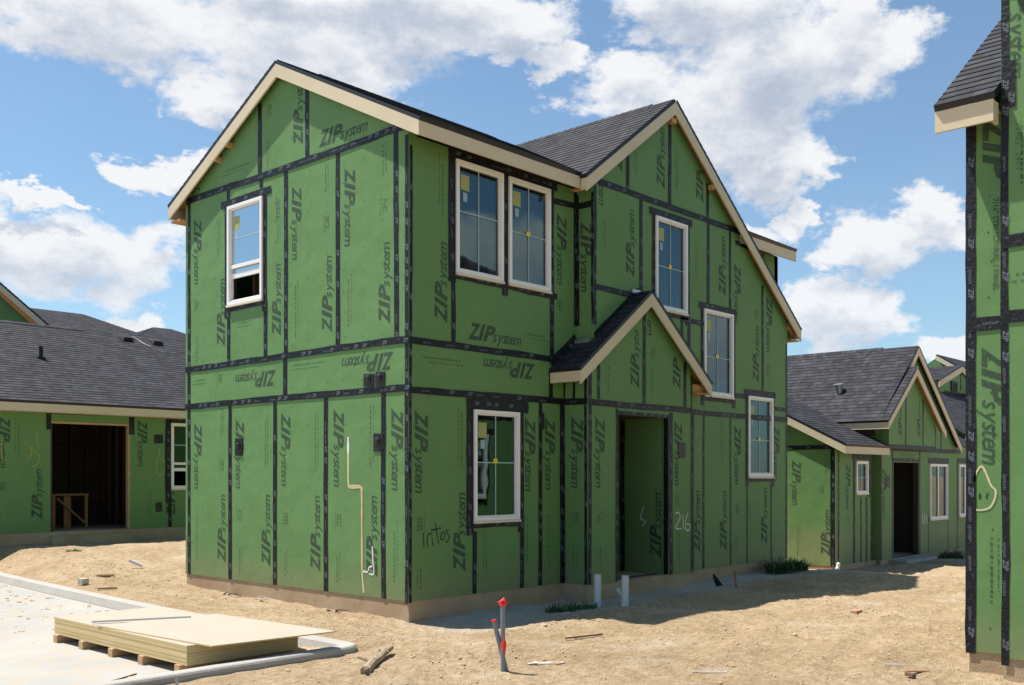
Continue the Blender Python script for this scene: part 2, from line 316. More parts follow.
# ------------------------------------------------------------------ mesh building
class MB:
    def __init__(s): s.v = []; s.f = []; s.m = []; s.uv = {}; s.mats = []
    def mi(s, mat):
        if mat not in s.mats: s.mats.append(mat)
        return s.mats.index(mat)
    def add(s, vs, fs, mat, uvs=None):
        o = len(s.v); k = s.mi(mat)
        s.v += [tuple(v) for v in vs]
        for i, f in enumerate(fs):
            if uvs: s.uv[len(s.f)] = [uvs[j] for j in f]
            s.f.append(tuple(o + j for j in f)); s.m.append(k)
        return s
    def box(s, x0, y0, z0, x1, y1, z1, mat):
        vs = [(x0,y0,z0),(x1,y0,z0),(x1,y1,z0),(x0,y1,z0),(x0,y0,z1),(x1,y0,z1),(x1,y1,z1),(x0,y1,z1)]
        return s.add(vs, [(0,3,2,1),(4,5,6,7),(0,1,5,4),(1,2,6,5),(2,3,7,6),(3,0,4,7)], mat)
    def hexa(s, a, b, c, d, off, mat):
        """quad a,b,c,d extruded by off"""
        q = [Vector(p) for p in (a, b, c, d)]; o = Vector(off)
        return s.add(q + [p + o for p in q], [(0,3,2,1),(4,5,6,7),(0,1,5,4),(1,2,6,5),(2,3,7,6),(3,0,4,7)], mat)
    def beam(s, p, q, wdt, h, mat, up=(0,0,1)):
        p = Vector(p); q = Vector(q); d = (q - p).normalized(); u = Vector(up)
        sdv = d.cross(u)
        if sdv.length < 1e-4: sdv = d.cross(Vector((1,0,0)))
        sdv.normalize(); u = sdv.cross(d).normalized()
        a = [p + sdv*wdt/2*i + u*h/2*j for i, j in ((-1,-1),(1,-1),(1,1),(-1,1))]
        return s.hexa(a[0], a[1], a[2], a[3], q - p, mat)
    def tube(s, pts, rad, mat, n=10, hollow=False, rads=None):
        pts = [Vector(p) for p in pts]; rings = []
        for i, p in enumerate(pts):
            d = (pts[min(i+1, len(pts)-1)] - pts[max(i-1, 0)]).normalized()
            a = d.cross(Vector((0,0,1)));
            if a.length < 1e-3: a = d.cross(Vector((1,0,0)))
            a.normalize(); b = d.cross(a)
            r = rads[i] if rads else rad
            rings.append([p + (a*math.cos(2*math.pi*k/n) + b*math.sin(2*math.pi*k/n))*r for k in range(n)])
        vs = [v for r in rings for v in r]; fs = []
        for i in range(len(pts)-1):
            for k in range(n): fs.append((i*n+k, i*n+(k+1)%n, (i+1)*n+(k+1)%n, (i+1)*n+k))
        fs.append(tuple(range(n))[::-1])
        if not hollow: fs.append(tuple((len(pts)-1)*n+k for k in range(n)))
        else:
            last = rings[-1]; c = sum(last, Vector())/n; dd = (pts[-1]-pts[-2]).normalized()
            o = len(vs); vs += [c+(v-c)*0.82 for v in last] + [c+(v-c)*0.82-dd*0.06 for v in last]
            for k in range(n):
                fs.append(((len(pts)-1)*n+k, (len(pts)-1)*n+(k+1)%n, o+(k+1)%n, o+k)); fs.append((o+k, o+(k+1)%n, o+n+(k+1)%n, o+n+k))
            fs.append(tuple(o+n+k for k in range(n)))
        return s.add(vs, fs, mat)
    def build(s, name, parent=None, smooth=False, loc=None, **kw):
        base = Vector(loc) if loc is not None else (root_loc(parent) if parent else Vector())
        me = bpy.data.meshes.new(name)
        me.from_pydata([(v[0]-base.x, v[1]-base.y, v[2]-base.z) for v in s.v], [], s.f)
        for m in s.mats: me.materials.append(M[m])
        me.polygons.foreach_set('material_index', s.m)
        if s.uv:
            uvl = me.uv_layers.new(name='UVMap')
            for i, p in enumerate(me.polygons):
                u = s.uv.get(i)
                if u:
                    for k, li in enumerate(p.loop_indices): uvl.data[li].uv = u[k]
        if smooth: me.polygons.foreach_set('use_smooth', [True]*len(s.f))
        me.update()
        o = bpy.data.objects.new(name, me); COL.objects.link(o)
        if parent: o.parent = parent
        if loc is not None and not parent: o.location = base
        for k, v in kw.items(): o[k] = v
        return o
class MBs(MB):
    """every solid added becomes an object (part) of its own"""
    def add(s, vs, fs, mat, uvs=None):
        if not hasattr(s, 'parts'): s.parts = []
        q = MB(); q.add(vs, fs, mat, uvs); s.parts.append(q); return s
    def build(s, name, parent=None, **kw):
        return [q.build(name, parent, **kw) for q in s.parts][-1]
def root_loc(o):
    while o.parent: o = o.parent
    return o.location.copy()
def thing(name, label, cat, loc, group=None):
    o = bpy.data.objects.new(name, None); COL.objects.link(o); o.location = loc; o.empty_display_size = 0.3
    o['label'] = label; o['category'] = cat
    if group: o['group'] = group
    return o
def solo(mb, name, label, cat, loc, group=None, smooth=False):
    kw = dict(label=label, category=cat)
    if group: kw['group'] = group
    return mb.build(name, None, smooth, loc, **kw)

# ---- glyphs for the printed board lettering
FONT = None
def glyph(c, bold, shear, res=2):
    cu = bpy.data.curves.new('g', 'FONT'); cu.body = c; cu.size = 1.0; cu.resolution_u = res; cu.offset = bold; cu.shear = shear
    if FONT: cu.font = FONT
    ob = bpy.data.objects.new('g', cu); COL.objects.link(ob)
    dg = bpy.context.evaluated_depsgraph_get(); me = ob.evaluated_get(dg).to_mesh()
    vs = [(v.co.x, v.co.y) for v in me.vertices]; fs = [tuple(p.vertices) for p in me.polygons]
    ob.evaluated_get(dg).to_mesh_clear(); bpy.data.objects.remove(ob); bpy.data.curves.remove(cu)
    x0 = min(v[0] for v in vs); x1 = max(v[0] for v in vs)
    return [(x - x0, y) for x, y in vs], fs, x1 - x0
LOGO = []
def make_logo():
    x = 0
    for c in 'ZIP':
        vs, fs, wd = glyph(c, 0.040, 0.32)
        k = 0.165; sx = (0.196 if c != 'I' else 0.118) / wd
        LOGO.append(([(x + a*sx, b*k/0.70) for a, b in vs], fs)); x += (0.150 if c != 'I' else 0.078)
    x += 0.000; tot = 0; gl = []
    for c in 'system':
        g = glyph(c, 0.012, 0.28); gl.append(g)
    for c, g in zip('system', gl):
        vs, fs, wd = g; sx = 0.172
        LOGO.append(([(x + a*sx, -0.004 + b*0.185) for a, b in vs], fs)); x += wd*sx*0.80 + 0.004
    return x
LOGO_W = make_logo()
WORDS = {}
def word(txt, bold=0.0, res=1, shear=0.0):
    key = (txt, bold, res, shear)
    if key not in WORDS:
        cu = bpy.data.curves.new('g', 'FONT'); cu.body = txt; cu.size = 1; cu.resolution_u = res; cu.offset = bold; cu.shear = shear
        ob = bpy.data.objects.new('g', cu); COL.objects.link(ob)
        dg = bpy.context.evaluated_depsgraph_get(); me = ob.evaluated_get(dg).to_mesh()
        vs = [(v.co.x, v.co.y) for v in me.vertices]; fs = [tuple(p.vertices) for p in me.polygons]
        ob.evaluated_get(dg).to_mesh_clear(); bpy.data.objects.remove(ob); bpy.data.curves.remove(cu)
        wd = max(v[0] for v in vs); WORDS[key] = ([(x/wd, y/wd) for x, y in vs], fs)
    return WORDS[key]

Z3 = Vector((0, 0, 1))
class Wall:
    """a vertical wall plane: P(a, z, n) = point; a is the world x or y along the wall"""
    def __init__(s, axis, val, face):
        s.axis, s.val, s.face = axis, val, face            # face = -1: outward is the negative axis
        s.t = -1 if (axis == 'x') == (face < 0) else 1     # does text run with +a or -a
    def P(s, a, z, n=0.0):
        q = s.val + s.face*n
        return Vector((q, a, z)) if s.axis == 'x' else Vector((a, q, z))
    def plate(s, mb, outline, holes, n0, n1, mat, side=None):
        loops = [outline] + holes
        flat = [p for l in loops for p in l]
        tris = tessellate_polygon([[Vector((a, b, 0)) for a, b in l] for l in loops])
        N = len(flat); vs = [s.P(a, z, n1) for a, z in flat] + [s.P(a, z, n0) for a, z in flat]
        fs = [tuple(t) for t in tris] + [tuple(N + i for i in reversed(t)) for t in tris]
        mb.add(vs, fs, mat); o = 0
        for li, l in enumerate(loops):
            sf = []
            for i in range(len(l)):
                j = (i+1) % len(l); sf.append((o+i, o+j, N+o+j, N+o+i))
            o += len(l)
            mb.add(vs, sf, (side or mat) if li else mat)
    def place(s, mb, vs, fs, a, z, o, scale, mat, n=0.0025, yc=0.0):
        """2-D glyph verts (x right, y up, baseline 0) put on the wall"""
        t = s.t; P = []
        for x, y in vs:
            x *= scale; y = y*scale - yc
            if o == 'f': aa, zz = a + t*x, z + y
            elif o == 'r': aa, zz = a - t*x, z - y
            elif o == 'u': aa, zz = a - t*y, z + x
            else: aa, zz = a + t*y, z - x
            P.append(s.P(aa, zz, n))
        mb.add(P, fs, mat)
    def logo(s, mb, a, z, o, i=0, j=9, size=1.05, n=0.0025, limit=None):
        k = size / LOGO_W; x0 = min(v[0] for v in LOGO[i][0])
        for g in range(i, j):
            vs = [(x - x0, y) for x, y in LOGO[g][0]]
            s.place(mb, vs, LOGO[g][1], a, z, o, k, 'ink', n, 0.075*size)
    def tape(s, mb, segs, n=0.004, wd=0.10, ink=True):
        for kk, q in enumerate(segs):
            a0, z0, a1, z1 = q[:4]; ww = q[4] if len(q) > 4 else wd
            vert = abs(z1-z0) > abs(a1-a0); nn = (n if vert else n + 0.004) + (kk % 9)*0.0004
            L = math.hypot(a1-a0, z1-z0); k = max(2, int(L/0.22)); da, dz_ = (a1-a0)/L, (z1-z0)/L; pa, pz = -dz_, da
            row = []; drift = random.uniform(-.006, .006)
            for i in range(k+1):
                f = i/k*L; drift += random.uniform(-.005, .005); drift *= 0.85
                if random.random() < .06: drift += random.choice((-.008, .008))
                hw = ww*.46*(1+random.uniform(-.08, .07))
                ca, cz_ = a0 + da*f + pa*drift, z0 + dz_*f + pz*drift
                row.append((ca+pa*hw, cz_+pz*hw, ca-pa*hw, cz_-pz*hw))
            vs = []
            for r in row: vs += [s.P(r[0], r[1], nn), s.P(r[2], r[3], nn)]
            mb.add(vs, [(2*i, 2*i+1, 2*i+3, 2*i+2) for i in range(k)], 'tape')
            if ink:
                f = random.uniform(0.05, 0.3)
                while f < L - 0.2:
                    ca, cz_ = a0 + da*f, z0 + dz_*f
                    big = random.random() < 0.55
                    vs, fs = word('ZIP' if big else 'system', 0.02 if big else 0, 0, 0.2)
                    sc = 0.10 if big else 0.14
                    if vert: s.place(mb, vs, fs, ca, cz_, 'd', sc, 'tapeink', nn+0.0012, 0.018)
                    else: s.place(mb, vs, fs, ca, cz_, 'f', sc, 'tapeink', nn+0.0012, 0.018)
                    f += random.choice((.16, .2, .3, .45))*random.uniform(.9, 1.2)
    def lines(s, mb, a, z0, z1, horizontal=False):
        # unreadably small rows of print
        for r in (0, 1):
            f = z0 + (0.0 if r == 0 else (z1-z0)*random.uniform(.05, .2))
            e = z1 - (0.0 if r else abs(z1-z0)*random.uniform(0, .15))
            while f < e:
                l = random.uniform(.015, .055); b = 0.022 if r == 0 else 0.014
                for q in (0,):
                    if horizontal: v = [(f, a-r*.055), (f+l, a-r*.055), (f+l, a-r*.055+b), (f, a-r*.055+b)]
                    else: v = [(a-r*.055, f), (a-r*.055+b, f), (a-r*.055+b, f+l), (a-r*.055, f+l)]
                    mb.add([s.P(x, y, .0025) for x, y in v], [(0,1,2,3)], 'inkfine')
                f += l + random.uniform(.008, .03)
    def stamp(s, mb, a, z):
        for i in range(3):
            for j in range(4):
                if random.random() < .8:
                    x = a - .05 + i*.035; y = z - .09 + j*.045
                    mb.add([s.P(x, y, .0025), s.P(x+.022, y, .0025), s.P(x+.022, y+.036, .0025), s.P(x, y+.036, .0025)], [(0,1,2,3)], 'inkfine')
        for j in range(7):
            y = z - .13 + j*.036; x = a + .075
            mb.add([s.P(x, y, .0025), s.P(x+.012, y, .0025), s.P(x+.012, y+.026, .0025), s.P(x, y+.026, .0025)], [(0,1,2,3)], 'inkfine')
    def nails(s, mb, a0, a1, z0, z1, inside=None):
        a = a0 + .1
        while a < a1:
            z = z0 + .15 + random.uniform(0, .1)
            while z < z1:
                aa = a + random.uniform(-.02, .02); zz = z + random.uniform(-.03, .03)
                if inside is None or inside(aa, zz):
                    r = .0095
                    mb.add([s.P(aa+r*math.cos(k*1.0472), zz+r*math.sin(k*1.0472), .002) for k in range(6)], [(0,1,2,3,4,5)], 'nail')
                z += .30
            a += .406
    def stroke(s, mb, pts, wd, mat, n=0.0035):
        # spray or marker line: a ribbon with slightly ragged width
        P = []
        for i in range(len(pts)-1):
            p0 = pts[max(i-1, 0)]; p1 = pts[i]; p2 = pts[i+1]; p3 = pts[min(i+2, len(pts)-1)]
            for k in range(4):
                u = k/4
                P.append(tuple(0.5*((2*p1[c]) + (-p0[c]+p2[c])*u + (2*p0[c]-5*p1[c]+4*p2[c]-p3[c])*u*u + (-p0[c]+3*p1[c]-3*p2[c]+p3[c])*u**3) for c in (0, 1)))
        P.append(pts[-1]); vs = []
        for i, p in enumerate(P):
            q0 = P[max(i-1, 0)]; q1 = P[min(i+1, len(P)-1)]; d = math.hypot(q1[0]-q0[0], q1[1]-q0[1]) or 1
            nx, ny = -(q1[1]-q0[1])/d, (q1[0]-q0[0])/d; h = wd/2*random.uniform(.75, 1.2)
            vs += [s.P(p[0]+nx*h, p[1]+ny*h, n), s.P(p[0]-nx*h, p[1]-ny*h, n)]
        mb.add(vs, [(2*i, 2*i+1, 2*i+3, 2*i+2) for i in range(len(P)-1)], mat)

def rect(a0, z0, a1, z1): return [(a0, z0), (a1, z0), (a1, z1), (a0, z1)]

def window(root, W, a0, z0, a1, z1, style='grid', stick=True, hbar=0.5, tagm=True, name='window'):
    """frame ring with sill; children: pane, muntin, label_sticker"""
    mb = MB(); f = 0.050
    W.plate(mb, rect(a0, z0, a1, z1), [rect(a0+f, z0+f, a1-f, z1-f)], -0.05, 0.034, 'frame')
    g = 0.02
    W.plate(mb, rect(a0+f+.001, z0+f+.001, a1-f-.001, z1-f-.001), [rect(a0+f+g, z0+f+g, a1-f-g, z1-f-g)], -0.045, 0.012, 'frame')
    W.plate(mb, rect(a0-.006, z0-.034, a1+.006, z0-.002), [], 0.004, 0.05, 'creamf')
    fr = mb.build(name, root)
    i0, i1, j0, j1 = a0+f+g, a1-f-g, z0+f+g, z1-f-g
    if style == 'hung':
        zr = z0 + (z1-z0)*0.365
        mr = MB(); W.plate(mr, rect(i0, zr, i1, zr+.055), [], -0.03, 0.008, 'frame')
        W.plate(mr, rect(i0, zr-.15, i1, zr-.075), [], -0.045, -0.012, 'frame')
        mr.build('sash_rail', fr)
        pb = MB(); W.plate(pb, rect(i0, zr+.055, i1, j1), [], -0.024, -0.018, 'glass'); pb.build('pane', fr)
        pb = MB(); W.plate(pb, rect(i0, zr-.075, i1, zr-.001), [], -0.040, -0.034, 'glass'); pb.build('pane', fr)
        mm = MB(); zz = zr + .055 + (j1-zr-.055)*0.48; W.plate(mm, rect(i0, zz-.009, i1, zz+.009), [], -0.017, -0.012, 'muntin'); mm.build('muntin', fr)
    else:
        pb = MB(); W.plate(pb, rect(i0, j0, i1, j1), [], -0.026, -0.020, 'glass'); pb.build('pane', fr)
        if style == 'grid':
            mm = MB(); c = (i0+i1)/2; zz = j0 + (j1-j0)*hbar
            W.plate(mm, rect(c-.0075, j0, c+.0075, j1), [], -0.019, -0.012, 'muntin')
            W.plate(mm, rect(i0, zz-.0075, c-.0085, zz+.0075), [], -0.019, -0.012, 'muntin')
            W.plate(mm, rect(c+.0085, zz-.0075, i1, zz+.0075), [], -0.019, -0.012, 'muntin')
            mm.build('muntin', fr)
            if tagm:
                tg = MB(); W.plate(tg, rect(c-.05, zz-.01, c+.03, zz+.055), [], -0.011, -0.009, 'tag'); tg.build('glazing_tag', fr)
        elif style == 'slider':
            mm = MB(); c = (i0+i1)/2; W.plate(mm, rect(c-.03, j0, c+.03, j1), [], -0.019, 0.006, 'frame'); mm.build('meeting_stile', fr)
    if stick:
        t = W.t; L = i0 if t > 0 else i1
        def rr(x0, y0, x1, y1):
            p, q = L + t*x0, L + t*x1; return rect(min(p, q), y0, max(p, q), y1)
        sb = MB(); W.plate(sb, rr(.045, j1-.31, .21, j1-.10), [], -0.018, -0.016, 'sticker')
        W.plate(sb, rr(.09, j1-.46, .17, j1-.34), [], -0.018, -0.016, 'sticker2'); sb.build('label_sticker', fr)
    return fr

def flash(a0, z0, a1, z1, top=.13, side=.11, ext=.10, up=None):
    """tape bands round a window opening, as tape segments"""
    b = .19
    return [(a0-side-ext, z1+top/2-.01, a1+side+ext, z1+top/2-.01, top), (a0-side/2+.02, z0-b, a0-side/2+.02, z1+top*.4, side+.03), (a1+side/2-.02, z0-b, a1+side/2-.02, z1+top*.4, side+.03),
            (a0-side/2, z0-.055, a1+side/2, z0-.055, .09)]

def clip_poly(poly, k0, k1, ax=1):
    def cl(p, val, keep_ge):
        o = []
        for i in range(len(p)):
            a, b = p[i], p[(i+1) % len(p)]
            ia = (a[ax] >= val) if keep_ge else (a[ax] <= val); ib = (b[ax] >= val) if keep_ge else (b[ax] <= val)
            if ia: o.append(a)
            if ia != ib:
                t = (val-a[ax])/(b[ax]-a[ax]); o.append((a[0]+(b[0]-a[0])*t, a[1]+(b[1]-a[1])*t))
        return o
    p = cl(poly, k0, True)
    return cl(p, k1, False) if len(p) > 2 else []

def slope(mb, pts, under='deck', th=0.055, course=0.143):
    """a roof plane through the 3-D polygon pts (first edge = eave). pts lie on the top of the trim boards."""
    P = [Vector(p) for p in pts]; u = (P[1]-P[0]).normalized()
    n = (P[1]-P[0]).cross(P[2]-P[1]).normalized()
    if n.z < 0: n = -n
    v = n.cross(u).normalized()
    if v.z < 0: v = -v
    uv = [((p-P[0]).dot(u), (p-P[0]).dot(v)) for p in P]
    N = len(P)
    # deck: underside wood, black edge
    low = [p + n*0.002 for p in P]; hi = [p + n*(th-.006) for p in P]
    mb.add(low, [tuple(range(N))], under)
    mb.add(low + hi, [(i, (i+1) % N, N+(i+1) % N, N+i) for i in range(N)], 'drip')
    vmax = max(q[1] for q in uv); k = int(min(q[1] for q in uv)//course); off = random.uniform(0, 50)
    while k*course < vmax:
        a, b = k*course, (k+1)*course
        c = clip_poly(uv, a, b)
        if len(c) >= 3:
            def pt(q, lift=None):
                h = th + (0.009*(1-(q[1]-a)/course) if lift is None else lift)
                return P[0] + u*q[0] + v*q[1] + n*h
            vs = [pt(q) for q in c]
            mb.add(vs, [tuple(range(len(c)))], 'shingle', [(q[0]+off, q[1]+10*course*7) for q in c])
            e = sorted([q for q in c if abs(q[1]-a) < 1e-6], key=lambda q: q[0])
            if len(e) >= 2:
                e0, e1 = e[0], e[-1]
                mb.add([pt(e0), pt(e1), pt(e1, -0.008), pt(e0, -0.008)], [(0,1,2,3)], 'drip')
        k += 1
    return n, u, v

def ridge_cap(root, p, q, nl, nr, mat='shingle', lift=0.075):
    """overlapping cap shingles from p to q; nl/nr are downhill unit vectors on each side"""
    mb = MB(); p = Vector(p); q = Vector(q); d = (q-p).normalized(); L = (q-p).length; k = max(1, int(L/0.14))
    nl = Vector(nl).normalized()*0.15; nr = Vector(nr).normalized()*0.15
    for i in range(k):
        a = p + d*(i*L/k); b = p + d*((i+1)*L/k+.02); up0 = Z3*(lift+.012); up1 = Z3*(lift+.004)
        vs = [a+up0, b+up1, b+nl+up1, a+nl+up0, b+nr+up1, a+nr+up0]
        vs += [x - Z3*.016 for x in vs]
        mb.add(vs, [(0,1,2,3), (1,0,5,4), (3,2,8,9), (5,11,10,4), (0,3,9,6), (0,6,11,5)], 'shingle', [(i*.31+.1, 3.05+.143*(i % 9))]*12)
    mb.build('ridge_cap', root)

def board(root, a, b, h, off, name='fascia', mat='trim'):
    """trim board: top edge from a to b, height h (vertical), thickness vector off (inward)"""
    mb = MB(); a = Vector(a); b = Vector(b); mb.hexa(a, b, b-Z3*h, a-Z3*h, off, mat); return mb.build(name, root)

def taped(Wl, root, outline, holes, tapes=(), logos=(), stamps=(), lines=(), hlines=(), depth=-0.14, nailbox=None, inside=None, ink=True, mat='green', wall_name='wall', extra=None):
    mb = MB(); Wl.plate(mb, outline, holes, depth, 0.0, mat, 'dark'); wo = mb.build(wall_name, root)  # hole sides take a dark colour that paints reveal shade
    if tapes:
        m2 = MB(); Wl.tape(m2, tapes, ink=ink); m2.build('seam_tape', wo)
    m3 = MB()
    for L in logos: Wl.logo(m3, L[0], L[1], L[2], L[4], L[5])
    for q in stamps: Wl.stamp(m3, *q)
    for q in lines: Wl.lines(m3, *q)
    for q in hlines: Wl.lines(m3, q[2], q[0], q[1], True)
    if m3.f: m3.build('printed_lettering', wo)
    if nailbox:
        m4 = MB(); Wl.nails(m4, *nailbox, inside=inside)
        if m4.f: m4.build('fastener', wo, kind='stuff')
    return wo

# ---- where the printed lettering stands, in metres on each wall
LOGOS = [
('A',2.357,6.352,'u',0.85,0,8),('A',1.894,6.308,'f',1.04,0,9),('A',5.300,6.260,'f',0.60,7,9),('A',5.142,5.793,'d',0.96,0,9),('A',4.401,3.635,'u',1.03,0,9),('A',2.894,3.656,'u',1.00,0,9),('A',2.439,5.803,'d',1.00,0,9),('A',1.679,3.594,'u',1.04,0,9),('A',1.222,5.813,'d',1.02,0,9),('A',0.455,3.592,'u',1.03,0,9),('A',1.88,3.085,'R',1.02,0,9),('A',0.296,3.133,'r',1.06,0,9),('A',5.136,2.475,'d',1.05,0,9),('A',3.913,2.490,'d',1.05,0,9),('A',2.707,2.536,'d',1.09,0,9),('A',1.466,2.535,'d',1.08,0,9),('A',0.247,2.497,'d',1.05,0,9),('A',4.383,0.240,'u',1.06,0,9),('A',3.163,0.254,'u',1.06,0,9),('A',1.945,0.256,'u',1.06,0,9),('A',0.710,0.269,'u',1.05,0,9),('B',0.589,3.627,'u',1.03,0,9),('B',1.071,3.558,'f',0.99,0,9),('B',3.035,5.551,'d',1.04,0,9),('RU',-0.160,5.480,'d',0.99,0,9),
('B',2.448,3.147,'r',1.03,0,9),('B',0.194,2.461,'d',1.00,0,9),('B',0.930,0.308,'u',1.01,0,9),('B',2.320,2.462,'d',1.02,0,9),('B',2.767,2.481,'d',1.03,0,9),('RL',-0.239,2.501,'d',1.05,0,9),('U',3.385,2.505,'d',1.04,0,9),('G',5.239,6.321,'u',0.97,0,9),('G',6.427,6.331,'u',0.44,0,4),('G',4.067,6.334,'u',0.16,0,1),('G',3.637,6.041,'d',0.37,6,9),('G',4.389,4.738,'u',0.95,0,9),('G',7.175,4.811,'u',0.96,0,9),('G',7.659,5.474,'d',0.92,0,9),('G',8.380,3.346,'u',0.84,0,9),('G',8.852,5.033,'d',0.88,0,9),('U',4.324,2.970,'u',1.05,0,8),('U',5.505,3.026,'u',0.51,0,3),('U',4.723,4.089,'d',0.35,7,9),('U',5.503,2.526,'d',1.08,0,9),('G',7.668,2.527,'d',1.07,0,9),('G',9.141,2.590,'d',0.89,0,9),('G',6.328,0.283,'u',1.07,0,9),('G',7.210,0.263,'u',1.08,0,9),('G',8.697,0.306,'u',1.08,0,9),('AL',-0.231,0.255,'u',1.02,0,9),
('L',-0.327,2.852,'d',1.06,0,9),('L',0.375,0.672,'u',1.04,0,9),('L',2.697,2.901,'d',1.12,0,9),('L',3.444,0.672,'u',0.44,0,4),('CW',1.471,1.995,'d',1.04,0,9),('CW',0.697,-0.253,'u',1.10,0,9),('CF',16.076,1.806,'d',0.80,0,9),('CF',16.641,2.642,'u',0.76,0,7),('CF',17.931,2.550,'u',0.84,0,9),('RB',-6.713,2.786,'d',1.18,0,9),('RF',-6.987,6.158,'d',0.90,0,9),]
STAMPS = [
('A',3.083,7.043),('A',5.151,4.384),('A',1.703,5.145),('A',0.474,5.158),('A',4.453,3.137),('A',4.395,1.780),('A',3.891,1.013),('A',2.678,0.995),('A',1.437,1.002),('B',3.008,4.170),('B',0.194,0.986),('RL',-0.239,0.981),('U',3.385,0.994),('U',4.790,3.574),('G',7.668,1.025),('G',8.825,3.625),('G',8.365,4.636),('U',5.491,1.211),('L',-0.354,1.400),('CW',0.808,1.305),('CF',16.076,0.639),]
LINES = [
('A',3.135,6.207,6.594),('A',2.904,5.349,5.673),('A',1.726,5.567,5.999),('A',0.496,5.569,5.962),('A',4.50,5.068,5.745),('A',2.878,5.036,5.669),('A',5.151,3.458,3.864),('A',2.432,3.611,4.418),('A',1.216,3.634,4.354),('A',4.395,2.236,2.677),('A',3.187,1.741,2.532),('A',1.956,1.677,2.523),('A',0.751,1.727,2.524),('A',5.151,0.259,1.039),('A',3.885,0.099,0.530),('A',2.687,0.134,0.542),('A',1.466,0.148,0.533),('A',0.271,0.232,1.023),('B',0.585,5.069,5.849),('B',0.194,0.146,0.405),('B',0.938,1.728,2.483),('B',1.413,0.266,0.861),('B',2.268,0.350,1.000),('B',2.767,0.244,1.044),('RL',-0.201,0.204,0.547),('U',3.410,0.244,0.544),('G',4.524,6.357,6.770),('G',5.699,6.346,7.050),('G',3.702,5.076,5.474),('G',6.320,4.979,5.581),('G',3.737,3.613,3.995),('U',3.608,2.877,3.271),('U',4.770,2.853,3.300),('G',7.145,1.856,2.604),('G',8.140,0.791,1.162),('U',5.550,0.138,0.713),('G',7.668,0.206,0.534),('G',8.402,5.255,5.627),('L',-0.035,2.047,2.821),('L',2.905,0.706,1.399),('CW',1.407,-0.283,0.568),('CW',0.710,1.630,2.209),('RB',-6.72,0.45,1.05),('RF',-7.03,4.15,4.75)]
HLINES = [
('A',3.611,4.395,6.363),('A',4.868,5.235,3.143),('A',1.772,2.529,3.193),('B',2.277,2.722,3.646),('B',0.228,0.975,3.141),('CF',17.028,18.103,2.138),('RF',-7.3,-6.96,3.357),('A',3.55,3.95,3.95)]
def pick(k):
    f = lambda T: [q[1:] for q in T if q[0] == k]
    return dict(logos=[q for q in f(LOGOS) if q[2] != 'R'], stamps=f(STAMPS), lines=f(LINES), hlines=f(HLINES))

# ------------------------------------------------------------------ ground
def sm(a, b, x):
    t = min(1, max(0, (x-a)/(b-a))); return t*t*(3-2*t)
CURB = [(-2.17,-1.76),(-2.12,-1.0),(-2.06,1.0),(-1.99,3.04),(-1.84,5.6),(-1.58,9.03),(-0.9,14.0),(0.4,20.0),(2.4,27.0)]
def curb_x(y):
    if y < CURB[0][1]: return CURB[0][0]
    for (x0, y0), (x1, y1) in zip(CURB, CURB[1:]):
        if y <= y1: return x0 + (x1-x0)*(y-y0)/(y1-y0)
    return CURB[-1][0] + (y-CURB[-1][1])*.3
def ground_z(x, y, fine=True):
    z = -0.13 + 0.30*sm(3.0, 11.0, y)*(1-sm(5, 11, x)) - 0.46*sm(8.5, 13.0, x)*(1-sm(4, 9, y)*0) 
    z -= 0.07*sm(-3, -6, y)*sm(-2, 2, x)
    z -= 0.09*math.exp(-((x-.2)**2 + (y+1.0)**2)/.9)
    ddx = max(0-x, 0, x-9.82); ddy = max(-0.45-y, 0, y-5.5); d = math.hypot(ddx, ddy)
    z -= 0.12*math.exp(-(d/1.1)**2)*(1-sm(6, 10, x))
    if fine:
        v = Vector((x, y, 0))
        z += 0.050*(noise.noise(v*0.55)) + 0.030*noise.noise(v*1.7) + 0.016*noise.noise(v*4.3) + 0.010*noise.noise(v*10.0)
        # churned clods
        c = noise.noise(v*0.8 + Vector((5, 2, 0)))
        k = sm(-0.1, 0.5, c)
        z += k*0.030*abs(noise.noise(v*10.0)) + k*0.050*abs(noise.noise(v*5.0)) + 0.010*abs(noise.noise(v*8.0))
        # wheel ruts crossing the yard, with squeezed-up edges
        for (a_, b_, c_) in ((0.35, -4.1, 0.0), (0.35, -5.55, 0.0)):
            q = (y - (b_ + a_*(x-1)*0.45 + 0.25*math.sin(x*0.6))) / 0.17
            if abs(q) < 4: z += (-0.030*math.exp(-q*q) + 0.012*math.exp(-(abs(q)-1.7)**2*2))*(0.6+0.8*noise.noise(Vector((x*1.3, b_, 0))))*sm(-3.5, -1.0, x)
    cx_ = curb_x(y)
    # dirt runs just under the kerb tops, and drops away below the slab
    if y > -2.2 and x < cx_ + 0.9:
        t = 1-sm(0.0, 0.9, x-cx_)
        z = z*(1-t) + (-0.115 if y > -1.6 else -0.17)*t if x > cx_ else z
    if x <= cx_ and y > -1.66: z = -0.42 if x < cx_ - .05 else -0.14
    if x < cx_ + .3 and -2.9 < y <= -1.66:
        t = sm(-2.9, -1.8, y); z = z*(1-t) + (-0.165 + (0.012*noise.noise(Vector((x*6, y*6, 2)))))*t
    # under the buildings keep the dirt below the slabs
    return z
def graded(lo, hi, a, b, step, far):
    xs = []; x = a
    while x <= b: xs.append(x); x += step
    s = step; x = a
    L = []
    while x > lo: s *= 1.16; x -= s; L.append(x)
    s = step; x = xs[-1]; H = []
    while x < hi: s *= 1.16; x += s; H.append(x)
    return L[::-1] + xs + H
gx = graded(-1500, 2500, -6.0, 9.0, 0.055, 0); gy = graded(-1500, 2500, -7.5, 3.0, 0.055, 0)
gxs = sorted(set([q for q in gx if not 9.0 < q < 24] + [9.0 + .12*i for i in range(125)]))
